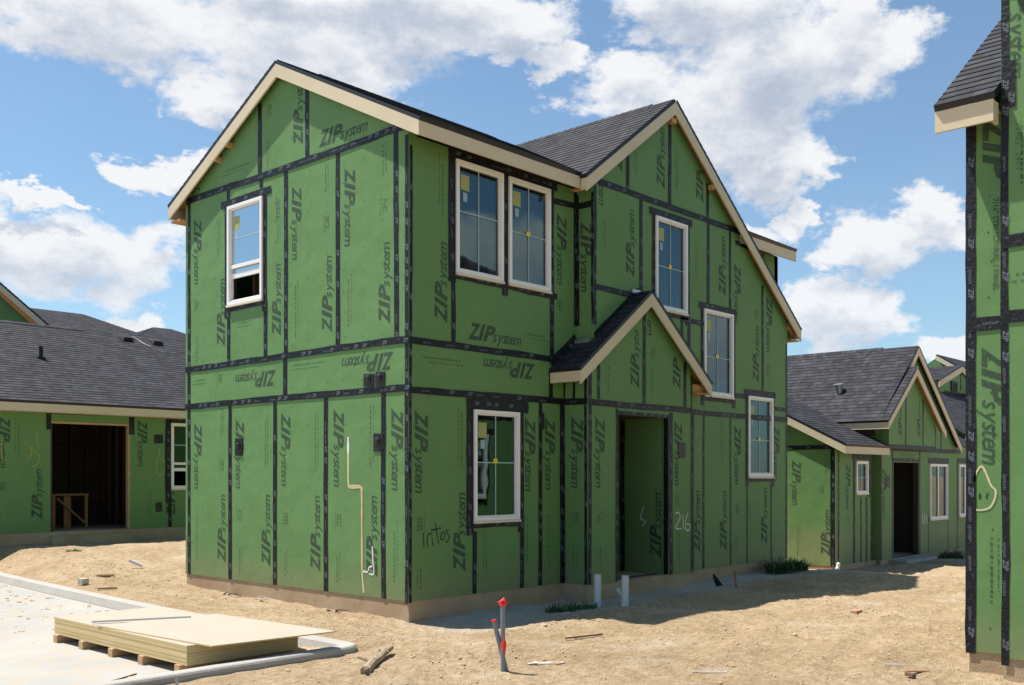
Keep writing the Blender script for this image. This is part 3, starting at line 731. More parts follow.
gys = sorted(set([q for q in gy if not 3.0 < q < 13] + [3.0 + .12*i for i in range(84)]))
gv = []; gf = []
for j, y in enumerate(gys):
    for x in gxs:
        near = -12 < x < 26 and -12 < y < 20
        gv.append((x, y, ground_z(x, y, near) if (abs(x) < 60 and abs(y) < 60) else (-0.13 if x < 5 else -0.59)))
nx = len(gxs)
for j in range(len(gys)-1):
    for i in range(nx-1): gf.append((j*nx+i, j*nx+i+1, (j+1)*nx+i+1, (j+1)*nx+i))
gm = bpy.data.meshes.new('ground'); gm.from_pydata(gv, [], gf); gm.materials.append(M['dirt'])
gm.polygons.foreach_set('use_smooth', [True]*len(gf)); gm.update()
g = bpy.data.objects.new('ground', gm); COL.objects.link(g); g['kind'] = 'structure'

# pavement slab and its curb
mb = MB(); outline = [(-2.25, -1.66)] + [(curb_x(y)-.08, y) for y in (-1, 1, 3, 5.6, 9, 14, 20, 27)]
top = [(x, y, -0.215) for x, y in outline] + [(-40, 27, -0.215), (-40, -1.66, -0.215)]
bot = [(x, y, -0.5) for x, y, z in top]; n = len(top)
mb.add(top + bot, [tuple(range(n))] + [(i, (i+1) % n, n+(i+1) % n, n+i) for i in range(n)], 'street')
mb.build('pavement', kind='structure')
mb = MB()
path = [(-40, -1.70), (-10, -1.70), (-6, -1.705), (-4, -1.71), (-3, -1.705), (-2.5, -1.71)]
for k in range(7):
    t = k/6*math.pi/2; path.append((-2.36+.26*math.sin(t), -1.50-.21*math.cos(t)))
path += [(-2.09, -1.0), (-2.05, 0), (-2.03, 1.0), (-2.0, 2.0), (-1.96, 3.04), (-1.90, 4.2), (-1.81, 5.6), (-1.70, 7.2), (-1.55, 9.03), (-1.25, 11.5), (-0.87, 14), (-0.3, 17), (0.43, 20), (2.4, 27)]
prof = [(0.0, -0.55), (0.0, -0.115), (0.012, -0.098), (0.03, -0.09), (0.14, -0.092), (0.165, -0.105), (0.20, -0.205), (0.20, -0.55)]
vs = []; 
for i, p in enumerate(path):
    a = Vector((*path[max(i-1, 0)], 0)); b = Vector((*path[min(i+1, len(path)-1)], 0)); d = (b-a).normalized(); inn = Vector((-d.y, d.x, 0))
    for o, z in prof: q = Vector((*p, 0)) + inn*o; vs.append((q.x, q.y, z + 0.004*noise.noise(Vector((q.x*1.5, q.y*1.5, 0)))))
k = len(prof); fs = []
for i in range(len(path)-1):
    for j in range(k-1): fs.append((i*k+j, (i+1)*k+j, (i+1)*k+j+1, i*k+j+1))
mb.add(vs, fs, 'curb'); mb.build('kerb', kind='structure', smooth=False)

# ------------------------------------------------------------------ main house
H = thing('two_storey_house', 'big two-storey green boarded house in the middle with a shingled porch gable over its entry', 'house', (4.9, 2.7, 0))
W_ = 5.494; ET = 6.1
WA = Wall('x', 0.0, -1); WB = Wall('y', 0.0, -1); WG = Wall('y', -0.32, -1); WU = Wall('y', -0.456, -1)
WRU = Wall('x', 3.426, -1); WRL = Wall('x', 3.107, -1)
rz = lambda y: 7.60 - 0.504*abs(y-2.747)          # top of the rake boards, left gable
winA = (3.257, 4.262, 4.205, 5.80)
tapeA = [(.036,-.03,.036,5.98,.072),(.496,0,.496,2.70),(1.726,0,1.726,2.70),(2.955,0,2.955,2.70),(4.151,0,4.151,2.70),(5.382,-.0,5.382,6.06,.09),
 (0,2.74,5.49,2.74),(0,3.35,5.49,3.35),(2.69,2.78,2.69,3.32),(.228,3.38,.228,6.06),(1.457,3.38,1.457,6.06),(2.678,3.38,2.678,6.06),(3.20,3.38,3.20,4.25),(4.20,3.38,4.20,4.25,.09),(4.20,5.9,4.20,6.06,.09),(3.30,5.93,3.30,6.06,.09),
 (.02,6.105,5.45,6.105,.11),(3.344,6.15,3.344,7.20),(2.156,6.15,2.156,7.24)] + flash(*winA)
pa = pick('A'); pa['logos'].append((2.93-.0,3.085,'r',1,0,9))
wa = taped(WA, H, [(0,0),(W_,0),(W_,rz(W_)-.05),(2.747,rz(2.747)-.05),(0,rz(0)-.05)], [rect(*winA)], tapeA, nailbox=(0,W_,0,7.4),
      inside=lambda a, z: z < rz(a)-.2 and not (winA[0]-.15 < a < winA[2]+.15 and winA[1]-.15 < z < winA[3]+.15), **pa)
window(H, WA, *winA, style='hung')
sp = MB()
WA.stroke(sp, [(1.227,2.124),(1.229,1.825),(1.227,1.525),(1.183,1.451),(0.959,1.459),(0.938,1.379),(0.938,1.25)], .035, 'peach')
WA.stroke(sp, [(1.228,2.14),(1.229,1.9)], .042, 'white', .0045)
WA.stroke(sp, [(1.2,1.47),(0.97,1.463),(0.938,1.30),(0.938,1.017),(0.932,0.333)], .034, 'orange', .005)
WA.stroke(sp, [(0.932,0.32),(0.92,0.2),(0.896,0.041)], .030, 'peach')
WA.stroke(sp, [(0.723,0.674),(0.707,0.472),(0.691,0.315),(0.786,0.309),(0.796,0.383),(0.723,0.411)], .022, 'white'); WA.stroke(sp, [(0.929,0.33),(0.786,0.326)], .03, 'white')
sp.build('spray_marking', wa)
def patch(Wl, a0, z0, a1, z1, stub=True, n=.012):
    mb = MB(); Wl.plate(mb, [(a0+.01,z0),(a1,z0+.008),(a1-.006,z1),(a0,z1-.01)], [], 0.001, n, 'patch'); o = mb.build('flashing_patch', H if Wl not in (WLc,) else LH)
    if stub:
        c = Wl.P((a0+a1)/2, (z0+z1)/2+.02, .0); q = Wl.P((a0+a1)/2, (z0+z1)/2, .030)
        m2 = MB(); m2.tube([c, (c+q)/2, q], .05, 'blackp', 12, rads=[.065, .055, .040]); m2.tube([q*0.3+c*0.7, q + (q-c)*.35], .020, 'rust', 10, True); m2.build('pipe_stub', o, smooth=False)
WLc = Wall('y', 12.2, -1); LH = None
for q in ((0.679,2.792,0.896,2.971),(0.458,2.791,0.654,2.982)): patch(WA, *q)
patch(WA, 3.802,1.916,4.011,2.19); patch(WA, 0.496,1.925,0.689,2.171)
# wall B
wB1 = (0.832,4.335,1.752,5.855); wB2 = (1.876,4.335,2.779,5.848); wB3 = (1.172,0.990,2.093,2.515)
tapeB = [(.026,-.02,.026,5.85,.052),(0,2.72,3.1,2.72),(0,3.35,2.80,3.35),(.79,3.38,.79,4.30,.09),(1.815,4.15,1.815,6.0,.13),(2.83,3.38,2.83,5.98,.10),(.70,5.93,2.95,5.93,.17),(.765,4.2,.765,5.97,.15),
 (.74,4.30,2.95,4.28,.10),(2.80,5.70,3.40,5.72,.10),(3.39,3.9,3.39,5.95,.08),
 (1.20,0,1.20,.85,.09),(2.16,0,2.16,.85,.09),(2.56,0,2.56,2.68,.09),(3.06,0,3.06,2.68,.09),(1.035,2.595,2.30,2.595,.18),(1.10,.80,1.10,2.6,.15),(2.15,.80,2.15,2.6,.13),(1.10,.94,2.2,.93,.09),
 (2.81,2.75,2.81,3.15,.10)]
pb = pick('B')
wbo = taped(WB, H, [(.141,0),(3.426,0),(3.426,5.98),(.141,5.98)], [rect(*wB1), rect(*wB2), rect(*wB3)], tapeB, nailbox=(.2,3.4,0,5.9),
      inside=lambda a, z: not ((.65 < a < 2.95 and 4.2 < z) or (1.0 < a < 2.3 and .85 < z < 2.7)), **pb)
# slender piece of the same wall seen past the wing roof at the far end
WBx = Wall('y', 0.0, -1)
taped(WBx, H, [(7.75,5.98),(9.55,4.62),(9.62,4.4),(9.62,0.0),(9.823,0),(9.823,5.98)], [], [(9.2,4.95,9.2,5.95,.08),(9.62,0,9.62,4.4,.09)], lines=[(9.5,5.0,5.6)])
for q, hb in ((wB1, .56), (wB2, .50)): window(H, WB, *q, hbar=hb, tagm=q is wB2)
window(H, WB, *wB3, hbar=.53)
gr = MB()
for pts in ([(0.245,0.872),(0.262,0.683)],[(0.328,0.68),(0.315,0.808),(0.369,0.861),(0.399,0.841)],[(0.399,0.805),(0.42,0.696)],[(0.462,0.993),(0.512,0.753),(0.538,0.737)],[(0.378,0.897),(0.567,0.921)],
            [(0.58,0.858),(0.555,0.782),(0.614,0.77),(0.631,0.85),(0.58,0.865)],[(0.709,0.89),(0.657,0.871),(0.717,0.806),(0.674,0.73),(0.64,0.744)]): WB.stroke(gr, pts, .018, 'black', .004)
gr.build('marker_scrawl', wbo)
patch(WB, 2.575,2.282,2.654,2.542, False)
# upper return and gable wall of the front wing
gz = lambda x: 7.775 - 0.742*(abs(x-5.47))        # top of the rake boards, front wing
taped(WRU, H, rect(-.32+.001,2.9,0,6.05), [], [(-.30,3.9,-.30,5.9,.05),(-.02,3.9,-.02,5.9,.05),(0,5.72,-.32,5.71,.10)], **pick('RU'))
wG1 = (5.055,4.345,5.985,5.850); wG2 = (6.525,3.020,7.503,4.515); wG3 = (8.053,1.597,8.982,3.090)
door = (3.81,0.0,5.24,2.56)
tapeG = [(3.465,3.9,3.465,6.0,.07),(3.45,4.47,4.66,4.46),(4.66,4.30,4.66,6.04),(6.676,4.58,6.676,6.04),(7.421,4.62,7.421,6.04,.08),(8.612,3.2,8.612,5.2,.08),(6.067,2.75,6.067,4.24,.09),(5.84,3.9,5.84,4.24,.08),(5.8,4.245,6.55,4.245,.09),
 (3.52,6.075,8.05,6.06,.11),(4.295,6.12,4.295,6.70),(5.474,6.12,5.474,7.45),(6.659,6.12,6.659,6.70),(7.60,5.85,8.25,5.83,.09),(5.96,2.70,9.6,2.70,.10),(7.45,3.07,8.1,3.07,.09),(8.98,2.9,9.6,2.9,.0801),
 (6.19,0,6.19,2.66,.05),(6.53,0,6.53,2.66,.07),(7.44,0,7.44,2.66,.055),(8.03,0,8.03,1.45,.05),(8.95,0,8.95,1.45,.055),(9.56,0,9.56,4.2,.06)] + flash(*wG1, ext=.06) + flash(*wG2, ext=.04) + flash(*wG3, ext=.04, side=.09)
pg = pick('G')
taped(WG, H, [(3.426+.001,0),(9.6,0),(9.6,gz(9.6)-.1),(5.47,gz(5.47)-.1),(3.426+.001,gz(3.426)-.1)], [rect(*wG1), rect(*wG2), rect(*wG3), rect(3.81,0.002,5.24,2.56)], tapeG, nailbox=(3.5,9.5,0,7.5),
      inside=lambda a, z: z < gz(a)-.25 and not any(b[0]-.2 < a < b[2]+.2 and b[1]-.2 < z < b[3]+.2 for b in (wG1, wG2, wG3, door)), **pg)
window(H, WG, *wG1, hbar=.47); window(H, WG, *wG2, hbar=.45); window(H, WG, *wG3, hbar=.45)
# porch bump: return, front, right return
taped(WRL, H, rect(-.315,0,0,3.30), [], [(-.425,0,-.425,3.1,.055),(-.02,0,-.02,3.1,.04),(0,2.72,-.456,2.72,.10),(-.2,2.76,-.2,3.0,.05)], **pick('RL'))
pz = lambda x: 4.483 - 0.75*abs(x-4.59)
taped(WU, H, [(3.107,0),(3.81,0),(3.81,2.56),(5.24,2.56),(5.24,0),(5.946,0),(5.946,pz(5.946)-.05),(4.59,pz(4.59)-.05),(3.107,pz(3.107)-.05)], [],
      [(3.16,0,3.16,3.2,.09),(3.12,2.705,5.94,2.70,.11),(3.83,0,3.83,2.64,.06),(5.305,0,5.305,2.64,.12),(3.80,2.585,5.36,2.575,.06),(3.373,2.76,3.373,3.50,.07),(4.549,2.76,4.549,4.32,.09),(5.732,2.76,5.732,3.5,.09),(5.92,0,5.92,3.3,.035)],
      nailbox=(3.2,5.9,0,4.2), inside=lambda a, z: z < pz(a)-.25 and not (3.7 < a < 5.4 and z < 2.7), **pick('U'))
patch(WU, 5.521,1.904,5.732,2.166, False)
m = MB()
for pts in ([(5.433,0.985),(5.533,1.004),(5.574,0.914),(5.443,0.752),(5.614,0.734)],[(5.655,0.967),(5.675,0.721)],[(5.818,0.996),(5.736,0.853),(5.757,0.718),(5.849,0.703),(5.891,0.78),(5.777,0.807)]): WU.stroke(m, pts, .02, 'white', .004)
m.build('painted_number', H)
# entry alcove
WAL = Wall('x', 5.235, -1)
pal = pick('AL')
wal = taped(WAL, H, rect(-.316,0,1.0,2.56), [], [(.46,0,.46,2.55,.10)], depth=-.1, **pal)
m = MB(); WAL.stroke(m, [(0.024,1.106),(0.092,0.909),(-0.009,0.856),(0.058,0.77)], .016, 'white', .004); m.build('chalk_mark', wal)
m = MBs(); m.box(3.71,-.316,0,3.81,1.0,2.56,'reds'); m.box(3.812,-.44,0,3.85,-.34,2.50,'reds'); m.box(5.228,-.454,0,5.2392,-.37,2.558,'tape'); m.build('door_jamb', H)
WBK = Wall('y', 1.0, -1)
taped(WBK, H, [(3.72,0),(3.78,0),(3.78,2.3),(4.90,2.3),(4.90,0),(5.33,0),(5.33,2.56),(3.72,2.56)], [], [(4.96,0,4.96,2.5,.10)], depth=-.1)
m = MB(); m.box(3.72,-.316,2.562,5.33,1.1,2.62,'dark'); m.build('alcove_ceiling', H)  # ceiling coloured dark, painting in the shade of the recess
# remaining outer walls (rear, right) and wing side
m = MB(); m.box(.141,5.354,0,9.823,5.494,5.98,'green'); m.build('wall', H)
m = MB(); m.hexa((9.683,0.0,0),(9.823,0.0,0),(9.823,0.0,5.98),(9.683,0.0,5.98),(0,5.35,0),'green'); m.build('wall', H)
WR = Wall('x', 9.823, 1); m = MB(); WR.plate(m, [(0,5.985),(W_,5.985),(2.747,7.5)], [], -.14, 0, 'green'); m.build('wall', H)
m = MB(); m.box(9.46,-.319,0,9.6,-.002,gz(9.6)-.12,'green'); m.build('wall', H)
# foundation and floors
m = MBs(); m.box(.012,.012,-.6,9.81,5.48,-.002,'found'); m.box(3.12,-.444,-.6,5.934,.011,-.002,'found'); m.box(5.936,-.308,-.6,9.59,.011,-.002,'found'); m.build('foundation', H)
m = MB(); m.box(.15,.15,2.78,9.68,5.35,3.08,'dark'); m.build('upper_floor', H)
m = MBs()
for x in (.7,1.1,1.5,1.9,2.3,2.7,3.1): m.box(x,2.9,.0,x+.04,2.99,2.7,'shadestud')
for y in (.6,1.0,1.4,1.8,2.2,2.6,3.0,3.4,3.8,4.2,4.6): m.box(1.9,y,3.09,1.99,y+.04,5.9,'shadestud'); m.box(6.2,y,3.09,6.29,y+.04,5.9,'shadestud')
for y in (3.3,3.62,3.95): m.box(.30,y,3.09,.39,y+.045,5.9,'shadestud')
m.box(1.9,.15,5.85,1.99,5.3,5.95,'shadestud')
for x in (4.2,4.9,5.6,6.3,7.0,7.7,8.4): m.box(x,2.2,.0,x+.04,2.29,2.7,'shadestud'); m.box(x,2.2,3.09,x+.04,2.29,5.9,'shadestud')
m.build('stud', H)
# roofs
T = 0.0
def deckside(mb): pass
rf = MB(); xl, xr = -.13, 9.953; ey, ezz = -.33, 6.049
ridge = (2.747, 7.60)
# front slope in three pieces: over wall B, behind the wing and its far end
slope(rf, [(xl,ey,ezz),(3.10,ey,ezz),(3.10,2.747,7.60),(xl,2.747,7.60)])
slope(rf, [(3.10,.0,6.2155),(7.76,.0,6.2155),(7.76,2.747,7.60),(3.10,2.747,7.60)])
slope(rf, [(7.76,ey,ezz),(xr,ey,ezz),(xr,2.747,7.60),(7.76,2.747,7.60)])
slope(rf, [(xr,5.824,ezz),(xl,5.824,ezz),(xl,2.747,7.60),(xr,2.747,7.60)])
rfo = rf.build('roof', H)
ridge_cap(rfo, (.65,2.747,7.60), (4.40,2.747,7.60), (0,-1,-.504), (0,1,-.504))
board(H, (xl+.001,ey+.03,ezz+.015), (xl+.001,2.747,7.60), .19, (.028,0,0), 'rake_board'); board(H, (xl+.001,2.747,7.60), (xl+.001,5.824,ezz), .19, (.028,0,0), 'rake_board')
board(H, (xl+.030,ey,ezz), (3.085,ey,ezz), .175, (0,.028,0)); board(H, (xl+.001,ey-.0,ezz), (xl+.001,ey+.03,ezz+.015), .185, (.028,0,0), 'rake_return')
board(H, (7.78,ey,ezz), (xr-.002,ey,ezz), .185, (0,.028,0)); board(H, (xl+.03,5.796,ezz), (xr,5.796,ezz), .18, (0,.028,0))
board(H, (xr-.03,ey+.03,ezz+.012), (xr-.03,2.747,7.60), .19, (.028,0,0), 'rake_board'); board(H, (xr-.03,2.747,7.60), (xr-.03,5.79,ezz+.012), .19, (.028,0,0), 'rake_board')
m = MBs()
for y in (4.40, 4.08): z = rz(y); m.box(-.10,y,z-.225,-.002,y+.06,z-.15,'deck')
m.box(-.10,5.50,5.80,.5,5.79,5.83,'deck')
for x in [.3+.61*i for i in range(5)]: m.beam((x,.1,6.16),(x,ey+.03,5.98),.04,.12,'stud')
m.build('roof_lookout', H)
# front wing roof (9 in 12), ridge runs front to back
gy0, gy1 = -.45, 5.80
wr = MB(); gl = 3.10; grx = 9.93
zl_ = gz(gl); zr_ = gz(grx)
slope(wr, [(gl,gy1,zl_),(gl,gy0,zl_),(5.47,gy0,7.775),(5.47,gy1,7.775)])
slope(wr, [(grx,gy0,zr_),(grx,-.001,zr_),(5.47,-.001,7.775),(5.47,gy0,7.775)])
slope(wr, [(7.9,-.001,gz(7.9)),(7.9,gy1,gz(7.9)),(5.47,gy1,7.775),(5.47,-.001,7.775)])
wro = wr.build('wing_roof', H)
ridge_cap(wro, (5.47,.02,7.775), (5.47,5.6,7.775), (-1,0,-.742), (1,0,-.742))
board(H, (gl,gy0-.002,zl_), (5.47,gy0-.002,7.775), .20, (0,.028,0), 'rake_board'); board(H, (5.47,gy0-.002,7.775), (grx,gy0-.002,zr_), .20, (0,.028,0), 'rake_board')
board(H, (gl,gy0+.027,zl_), (gl,ey,zl_), .165, (.028,0,0), 'fascia'); board(H, (grx-.03,gy0+.027,zr_), (grx-.03,-.002,zr_), .15, (.028,0,0), 'fascia')
m = MBs(); m.box(9.6,gy0+.03,4.26,9.90,-.02,4.285,'deck'); m.beam((9.6,gy0+.12,4.56),(9.88,gy0+.12,4.40),.04,.12,'deck'); m.box(5.40,gy0+.03,7.44,5.54,-.32,7.52,'deck'); m.box(6.66,-.42,6.60,6.73,-.33,6.68,'deck'); m.box(3.13,ey+.04,5.885,3.25,-.12,5.90,'deck'); m.build('roof_lookout', H)
# porch roof
py0 = -.585; pr = MB(); pl_, pr_ = 2.79, 6.37
slope(pr, [(pl_,-.002,pz(pl_)),(pl_,py0,pz(pl_)),(4.59,py0,4.483),(4.59,-.002,4.483)])
slope(pr, [(pr_,py0,pz(pr_)),(pr_,-.322,pz(pr_)),(4.59,-.322,4.483),(4.59,py0,4.483)])
pro = pr.build('porch_roof', H)
board(H, (pl_,py0-.002,pz(pl_)), (4.59,py0-.002,4.483), .195, (0,.028,0), 'rake_board'); board(H, (4.59,py0-.002,4.483), (pr_,py0-.002,pz(pr_)), .195, (0,.028,0), 'rake_board')
board(H, (pl_,py0+.027,pz(pl_)), (pl_,-.002,pz(pl_)), .15, (.028,0,0)); board(H, (pr_-.03,py0+.027,pz(pr_)), (pr_-.03,-.323,pz(pr_)), .13, (.028,0,0))
m = MBs(); m.box(5.947,py0+.03,2.99,6.34,-.33,3.01,'deck'); m.box(5.95,py0+.1,3.02,6.3,py0+.14,3.15,'deck'); m.build('roof_lookout', H)
# step flashing where the porch roof meets the walls
m = MB()
WB.tape(m, [(2.80,3.26,3.40,3.71,.15)], n=.009); WG.tape(m, [(3.45,3.72,4.59,4.56,.12),(4.59,4.56,4.66,4.56,.1)], n=.009)
m.box(3.33,-.31,3.61,3.424,-.03,3.68,'metal'); m.box(4.40,-.345,4.50,4.62,-.325,4.56,'metal')
m.build('step_flashing', H)

# ------------------------------------------------------------------ second house at the right edge
RH = thing('two_storey_house', 'green taped house corner cut by the right edge of the picture, with small shingled eave', 'house', (5, -9.5, 0))
WRB = Wall('x', 1.065, -1); WRF = Wall('x', .865, -1); WRN = Wall('y', -6.50, 1); WRS = Wall('y', -6.85, 1)
prb = pick('RB')
wrb = taped(WRB, RH, rect(-6.85,0,-6.5,4.98), [], [(-6.53,-.02,-6.53,4.9,.10),(-6.5,3.0,-6.85,3.0,.13),(-6.845,0,-6.845,4.9,.01)], nailbox=(-6.8,-6.5,0,4.7), **prb)
m = MB(); vs, fs = word('7/16" STRUCTURAL 1 PANEL', .02, 1); WRB.place(m, vs, fs, -6.735, 4.12, 'd', .84, 'ink', .003, .012)
WRB.logo(m, -6.73, 4.86, 'd', 0, 3, 1.15)
m.build('printed_lettering', wrb)
m = MB(); WRB.stroke(m, [(-6.56,1.55),(-6.575,1.63),(-6.624,1.696),(-6.665,1.626),(-6.705,1.523),(-6.742,1.48),(-6.742,1.416),(-6.700,1.325),(-6.624,1.297),(-6.563,1.3)], .018, 'peach', .004)
for j in range(4): WRB.lines(m, -6.62-.0*j, 1.40, 1.41)
for j in range(4):
    WRB.lines(m, 1.52-.042*j, -6.67+.01*j, -6.585, True) if False else None
m.build('spray_marking', wrb)
rbz = lambda y: 8.6 - .504*abs(y+9.9)
wrf = taped(WRF, RH, [(-12.95,0),(-6.85,0),(-6.85,6.1),(-9.9,7.65),(-12.95,6.1)], [rect(-11.0,4.3,-9.9,5.8), rect(-10.6,1.0,-9.6,2.5)],
  [(-6.885,-.06,-6.885,6.0,.07),(-12.95,3.0,-6.86,3.0,.12),(-12.95,3.655,-6.86,3.655,.12),(-8.1,0,-8.1,2.94),(-9.32,0,-9.32,2.94),(-11.2,0,-11.2,2.94),(-8.1,3.7,-8.1,6.3),(-9.32,3.7,-9.32,6.3),(-6.935,4.84,-6.935,5.25,.06),(-12.9,6.06,-6.9,6.06,.11)],
  nailbox=(-12.9,-6.95,0,6.8), inside=lambda a, z: not (-11.2 < a < -9.4 and (4.1 < z < 6 or .8 < z < 2.7)), **pick('RF'))
m = MB(); vs, fs = word('WALL  2460', 0, 1); WRF.place(m, vs, fs, -6.99, 4.70, 'd', .42, 'inkfine', .003, .02); m.build('printed_lettering', wrf)
window(RH, WRF, -11.0,4.3,-9.9,5.8); window(RH, WRF, -10.6,1.0,-9.6,2.5)
m = MB(); m.box(1.006,-6.99,0,1.3,-6.851,6.0,'green'); m.build('wall', RH)
# its long side facing the first house (mirrored in that house's panes)
nz = lambda x: 7.75 - .745*abs(x-4.5)
wins = [(2.0,4.0,2.95,5.5),(5.6,4.0,6.55,5.5),(2.4,1.0,3.4,2.5),(7.3,1.1,8.2,2.6),(3.95,4.1,4.9,5.6)]
taped(WRN, RH, [(1.206,0),(9.2,0),(9.2,4.2),(4.5,nz(4.5)-.1),(1.206,nz(1.206)-.1)], [rect(*q) for q in wins] + [rect(4.6,.01,6.0,2.5)],
  [(1.25,0,1.25,5.2),(1.2,3.0,9.2,3.0,.12),(3.7,0,3.7,2.9),(6.3,0,6.3,2.9),(3.6,3.1,3.6,6.6),(6.0,5.6,6.0,6.5),(2.1,5.6,7,5.6,.1)] + [t for q in wins for t in flash(*q)], logos=[(1.7,.4,'u',1,0,9),(7.0,2.4,'d',1,0,9),(3.3,4.0,'u',1,0,9),(6.9,.3,'u',1,0,9)], depth=-.14)
for q in wins: window(RH, WRN, *q)
m = MB(); m.box(1.206,-7.0,0,1.21,-6.64,4.9,'green'); m.box(9.06,-12.9,0,9.2,-6.64,4.2,'green'); m.box(1.006,-12.95,0,9.2,-12.81,6.1,'green'); m.build('wall', RH)
m = MB(); m.box(1.08,-12.94,-.6,9.19,-6.51,-.003,'found'); m.box(.88,-12.94,-.6,1.08,-6.862,-.003,'found'); m.build('foundation', RH)
m = MB(); m.box(1.3,-12.7,3.0,9.0,-6.7,3.2,'dark'); m.build('upper_floor', RH)
rr_ = MB(); ex = .72
slope(rr_, [(ex,-6.845,4.905),(ex,-6.33,4.905),(4.5,-6.33,7.72),(4.5,-6.845,7.72)])
slope(rr_, [(8.9,-6.33,4.44),(8.9,-9.0,4.44),(4.5,-9.0,7.72),(4.5,-6.33,7.72)])
rro = rr_.build('eave_roof', RH)
board(RH, (ex-.002,-6.83,4.905), (ex-.002,-6.33,4.905), .19, (.028,0,0)); board(RH, (ex+.027,-6.332,4.905), (4.5,-6.332,7.72), .19, (0,-.028,0), 'rake_board'); board(RH, (4.5,-6.332,7.72), (8.9,-6.332,4.44), .19, (0,-.028,0), 'rake_board')
board(RH, (ex+.027,-6.802,4.90), (.862,-6.802,4.90), .185, (0,-.028,0), 'rake_return')
m = MB(); m.box(ex+.03,-6.80,4.875,1.06,-6.36,4.885,'deck'); m.build('soffit', RH)
rr_ = MB()
slope(rr_, [(9.9,-6.80,6.22),(.70,-6.80,6.22),(.70,-9.9,7.77),(9.9,-9.9,7.77)]); slope(rr_, [(.70,-13.28,6.08),(9.9,-13.28,6.08),(9.9,-9.9,7.77),(.70,-9.9,7.77)])
rr_.build('roof', RH)
board(RH, (.70,-6.80,6.22), (.70,-9.9,7.77), .19, (.028,0,0), 'rake_board'); board(RH, (.70,-9.9,7.77), (.70,-13.28,6.08), .19, (.028,0,0), 'rake_board'); 
m = MB(); m.box(9.2,-12.9,4.2,9.3,-6.9,6.1,'green'); m.hexa((1.31,-6.99,5.0),(9.2,-6.99,5.0),(9.2,-6.99,6.1),(1.31,-6.99,6.1),(0,.1,0),'green'); m.build('wall', RH)

# ------------------------------------------------------------------ single storey house at the left
LH = thing('single_storey_house', 'low green house at the left edge with a long charcoal roof and wide open doorway', 'house', (1, 14, .4))
s0 = .41; yw = 12.2; d0, d1 = .637, 2.421
tapeL = [(.60,2.60,.60,3.0,.12),(2.46,2.55,2.46,3.0,.14),(.60,2.98,2.5,2.98,.08),(3.36,1.0,3.36,2.90,.16),(3.30,2.93,3.9,2.93,.12),(3.40,s0,3.40,1.1,.10),(5.2,s0,5.2,2.9),(-1.8,s0,-1.8,2.9),(-4.2,s0,-4.2,2.9)]
pL = pick('L')
wl = taped(WLc, LH, [(-9,s0),(d0,s0),(d0,2.79),(d1,2.79),(d1,s0),(12,s0),(12,3.06),(-9,3.06)], [rect(3.43,1.31,4.40,2.85), rect(-3.6,1.31,-2.6,2.85)], tapeL, nailbox=(-2,5,s0,3.0),
           inside=lambda a, z: not (d0-.1 < a < d1+.1 or 3.2 < a < 4.6), **pL)
window(LH, WLc, 3.43,1.31,4.40,2.85, style='hung', stick=False); window(LH, WLc, -3.6,1.31,-2.6,2.85, style='hung')
patch(WLc, 3.003,2.36,3.227,2.575, False); patch(WLc, 3.04,.772,3.202,1.001, False)
m = MB()
for pts, c in (([(0.21,2.224),(0.318,2.115),(0.409,2.005),(0.354,1.855),(0.246,1.81)], 'dully'), ([(0.354,2.562),(0.347,2.375),(0.391,2.228)], 'dully'), ([(3.143,2.266),(3.122,2.082),(3.056,1.838),(3.122,1.614),(3.253,1.716),(3.275,1.921),(3.165,2.042)], 'dully'),
            ([(-0.354,0.944),(-0.315,0.819),(-0.354,0.696)], 'dully'), ([(0.1,2.33),(0.25,2.12),(0.12,1.9)], 'dully'), ([(-.35,2.4),(-.37,2.1),(-.33,1.9)], 'dully')): WLc.stroke(m, pts, .022, c, .004)
m.build('spray_marking', wl)
m = MBs(); m.box(d1-.038,yw+.002,s0,d1-.002,yw+.12,2.74,'stud'); m.box(d0,yw+.002,2.742,d1,yw+.12,2.785,'stud'); m.box(d0+.002,yw+.002,s0,d0+.04,yw+.12,2.74,'dark'); m.build('door_jamb', LH)
m = MB(); m.box(-8.98,12.21,-.5,11.98,20.4,s0-.003,'found'); m.box(.6,12.0,-.3,2.5,12.208,s0-.09,'found'); m.build('foundation', LH)
m = MB(); m.box(-9,12.34,s0,-8.86,20.5,3.06,'green'); m.box(11.86,12.34,s0,12,20.5,3.06,'green'); m.box(-9,20.5,s0,12,20.64,3.06,'green'); m.build('wall', LH)
m = MBs()
for i in range(16): x = -1.2+i*.4; m.box(x,15.2,s0,x+.04,15.29,2.9,'shadestud')
for i in range(7): y = 12.9+i*.4; m.box(-.30,y,s0,-.21,y+.04,2.9,'shadestud'); m.box(3.2,y,s0,3.29,y+.04,2.9,'shadestud')
m.box(-1.2,15.2,1.75,5,15.29,1.79,'shadestud'); m.box(-1.2,15.19,1.05,5,15.28,1.09,'shadestud'); m.box(-1.2,15.2,2.3,5,15.29,2.34,'shadestud'); m.box(-1.2,15.4,s0,5.2,15.46,2.9,'dark')
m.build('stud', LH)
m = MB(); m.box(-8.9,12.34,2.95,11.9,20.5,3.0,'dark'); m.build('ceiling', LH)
rl = MB(); ez = 3.126
slope(rl, [(-9.3,11.87,ez),(4.75,11.87,ez),(4.75,16.36,5.37),(-9.3,16.36,5.37)]); slope(rl, [(4.75,11.87,ez),(12.3,11.87,ez),(7.81,16.36,5.37),(4.75,16.36,5.37)])
slope(rl, [(12.3,20.85,ez),(-9.3,20.85,ez),(-9.3,16.36,5.37),(7.81,16.36,5.37)]); slope(rl, [(12.3,11.87,ez),(12.3,20.85,ez),(7.81,16.36,5.37)])
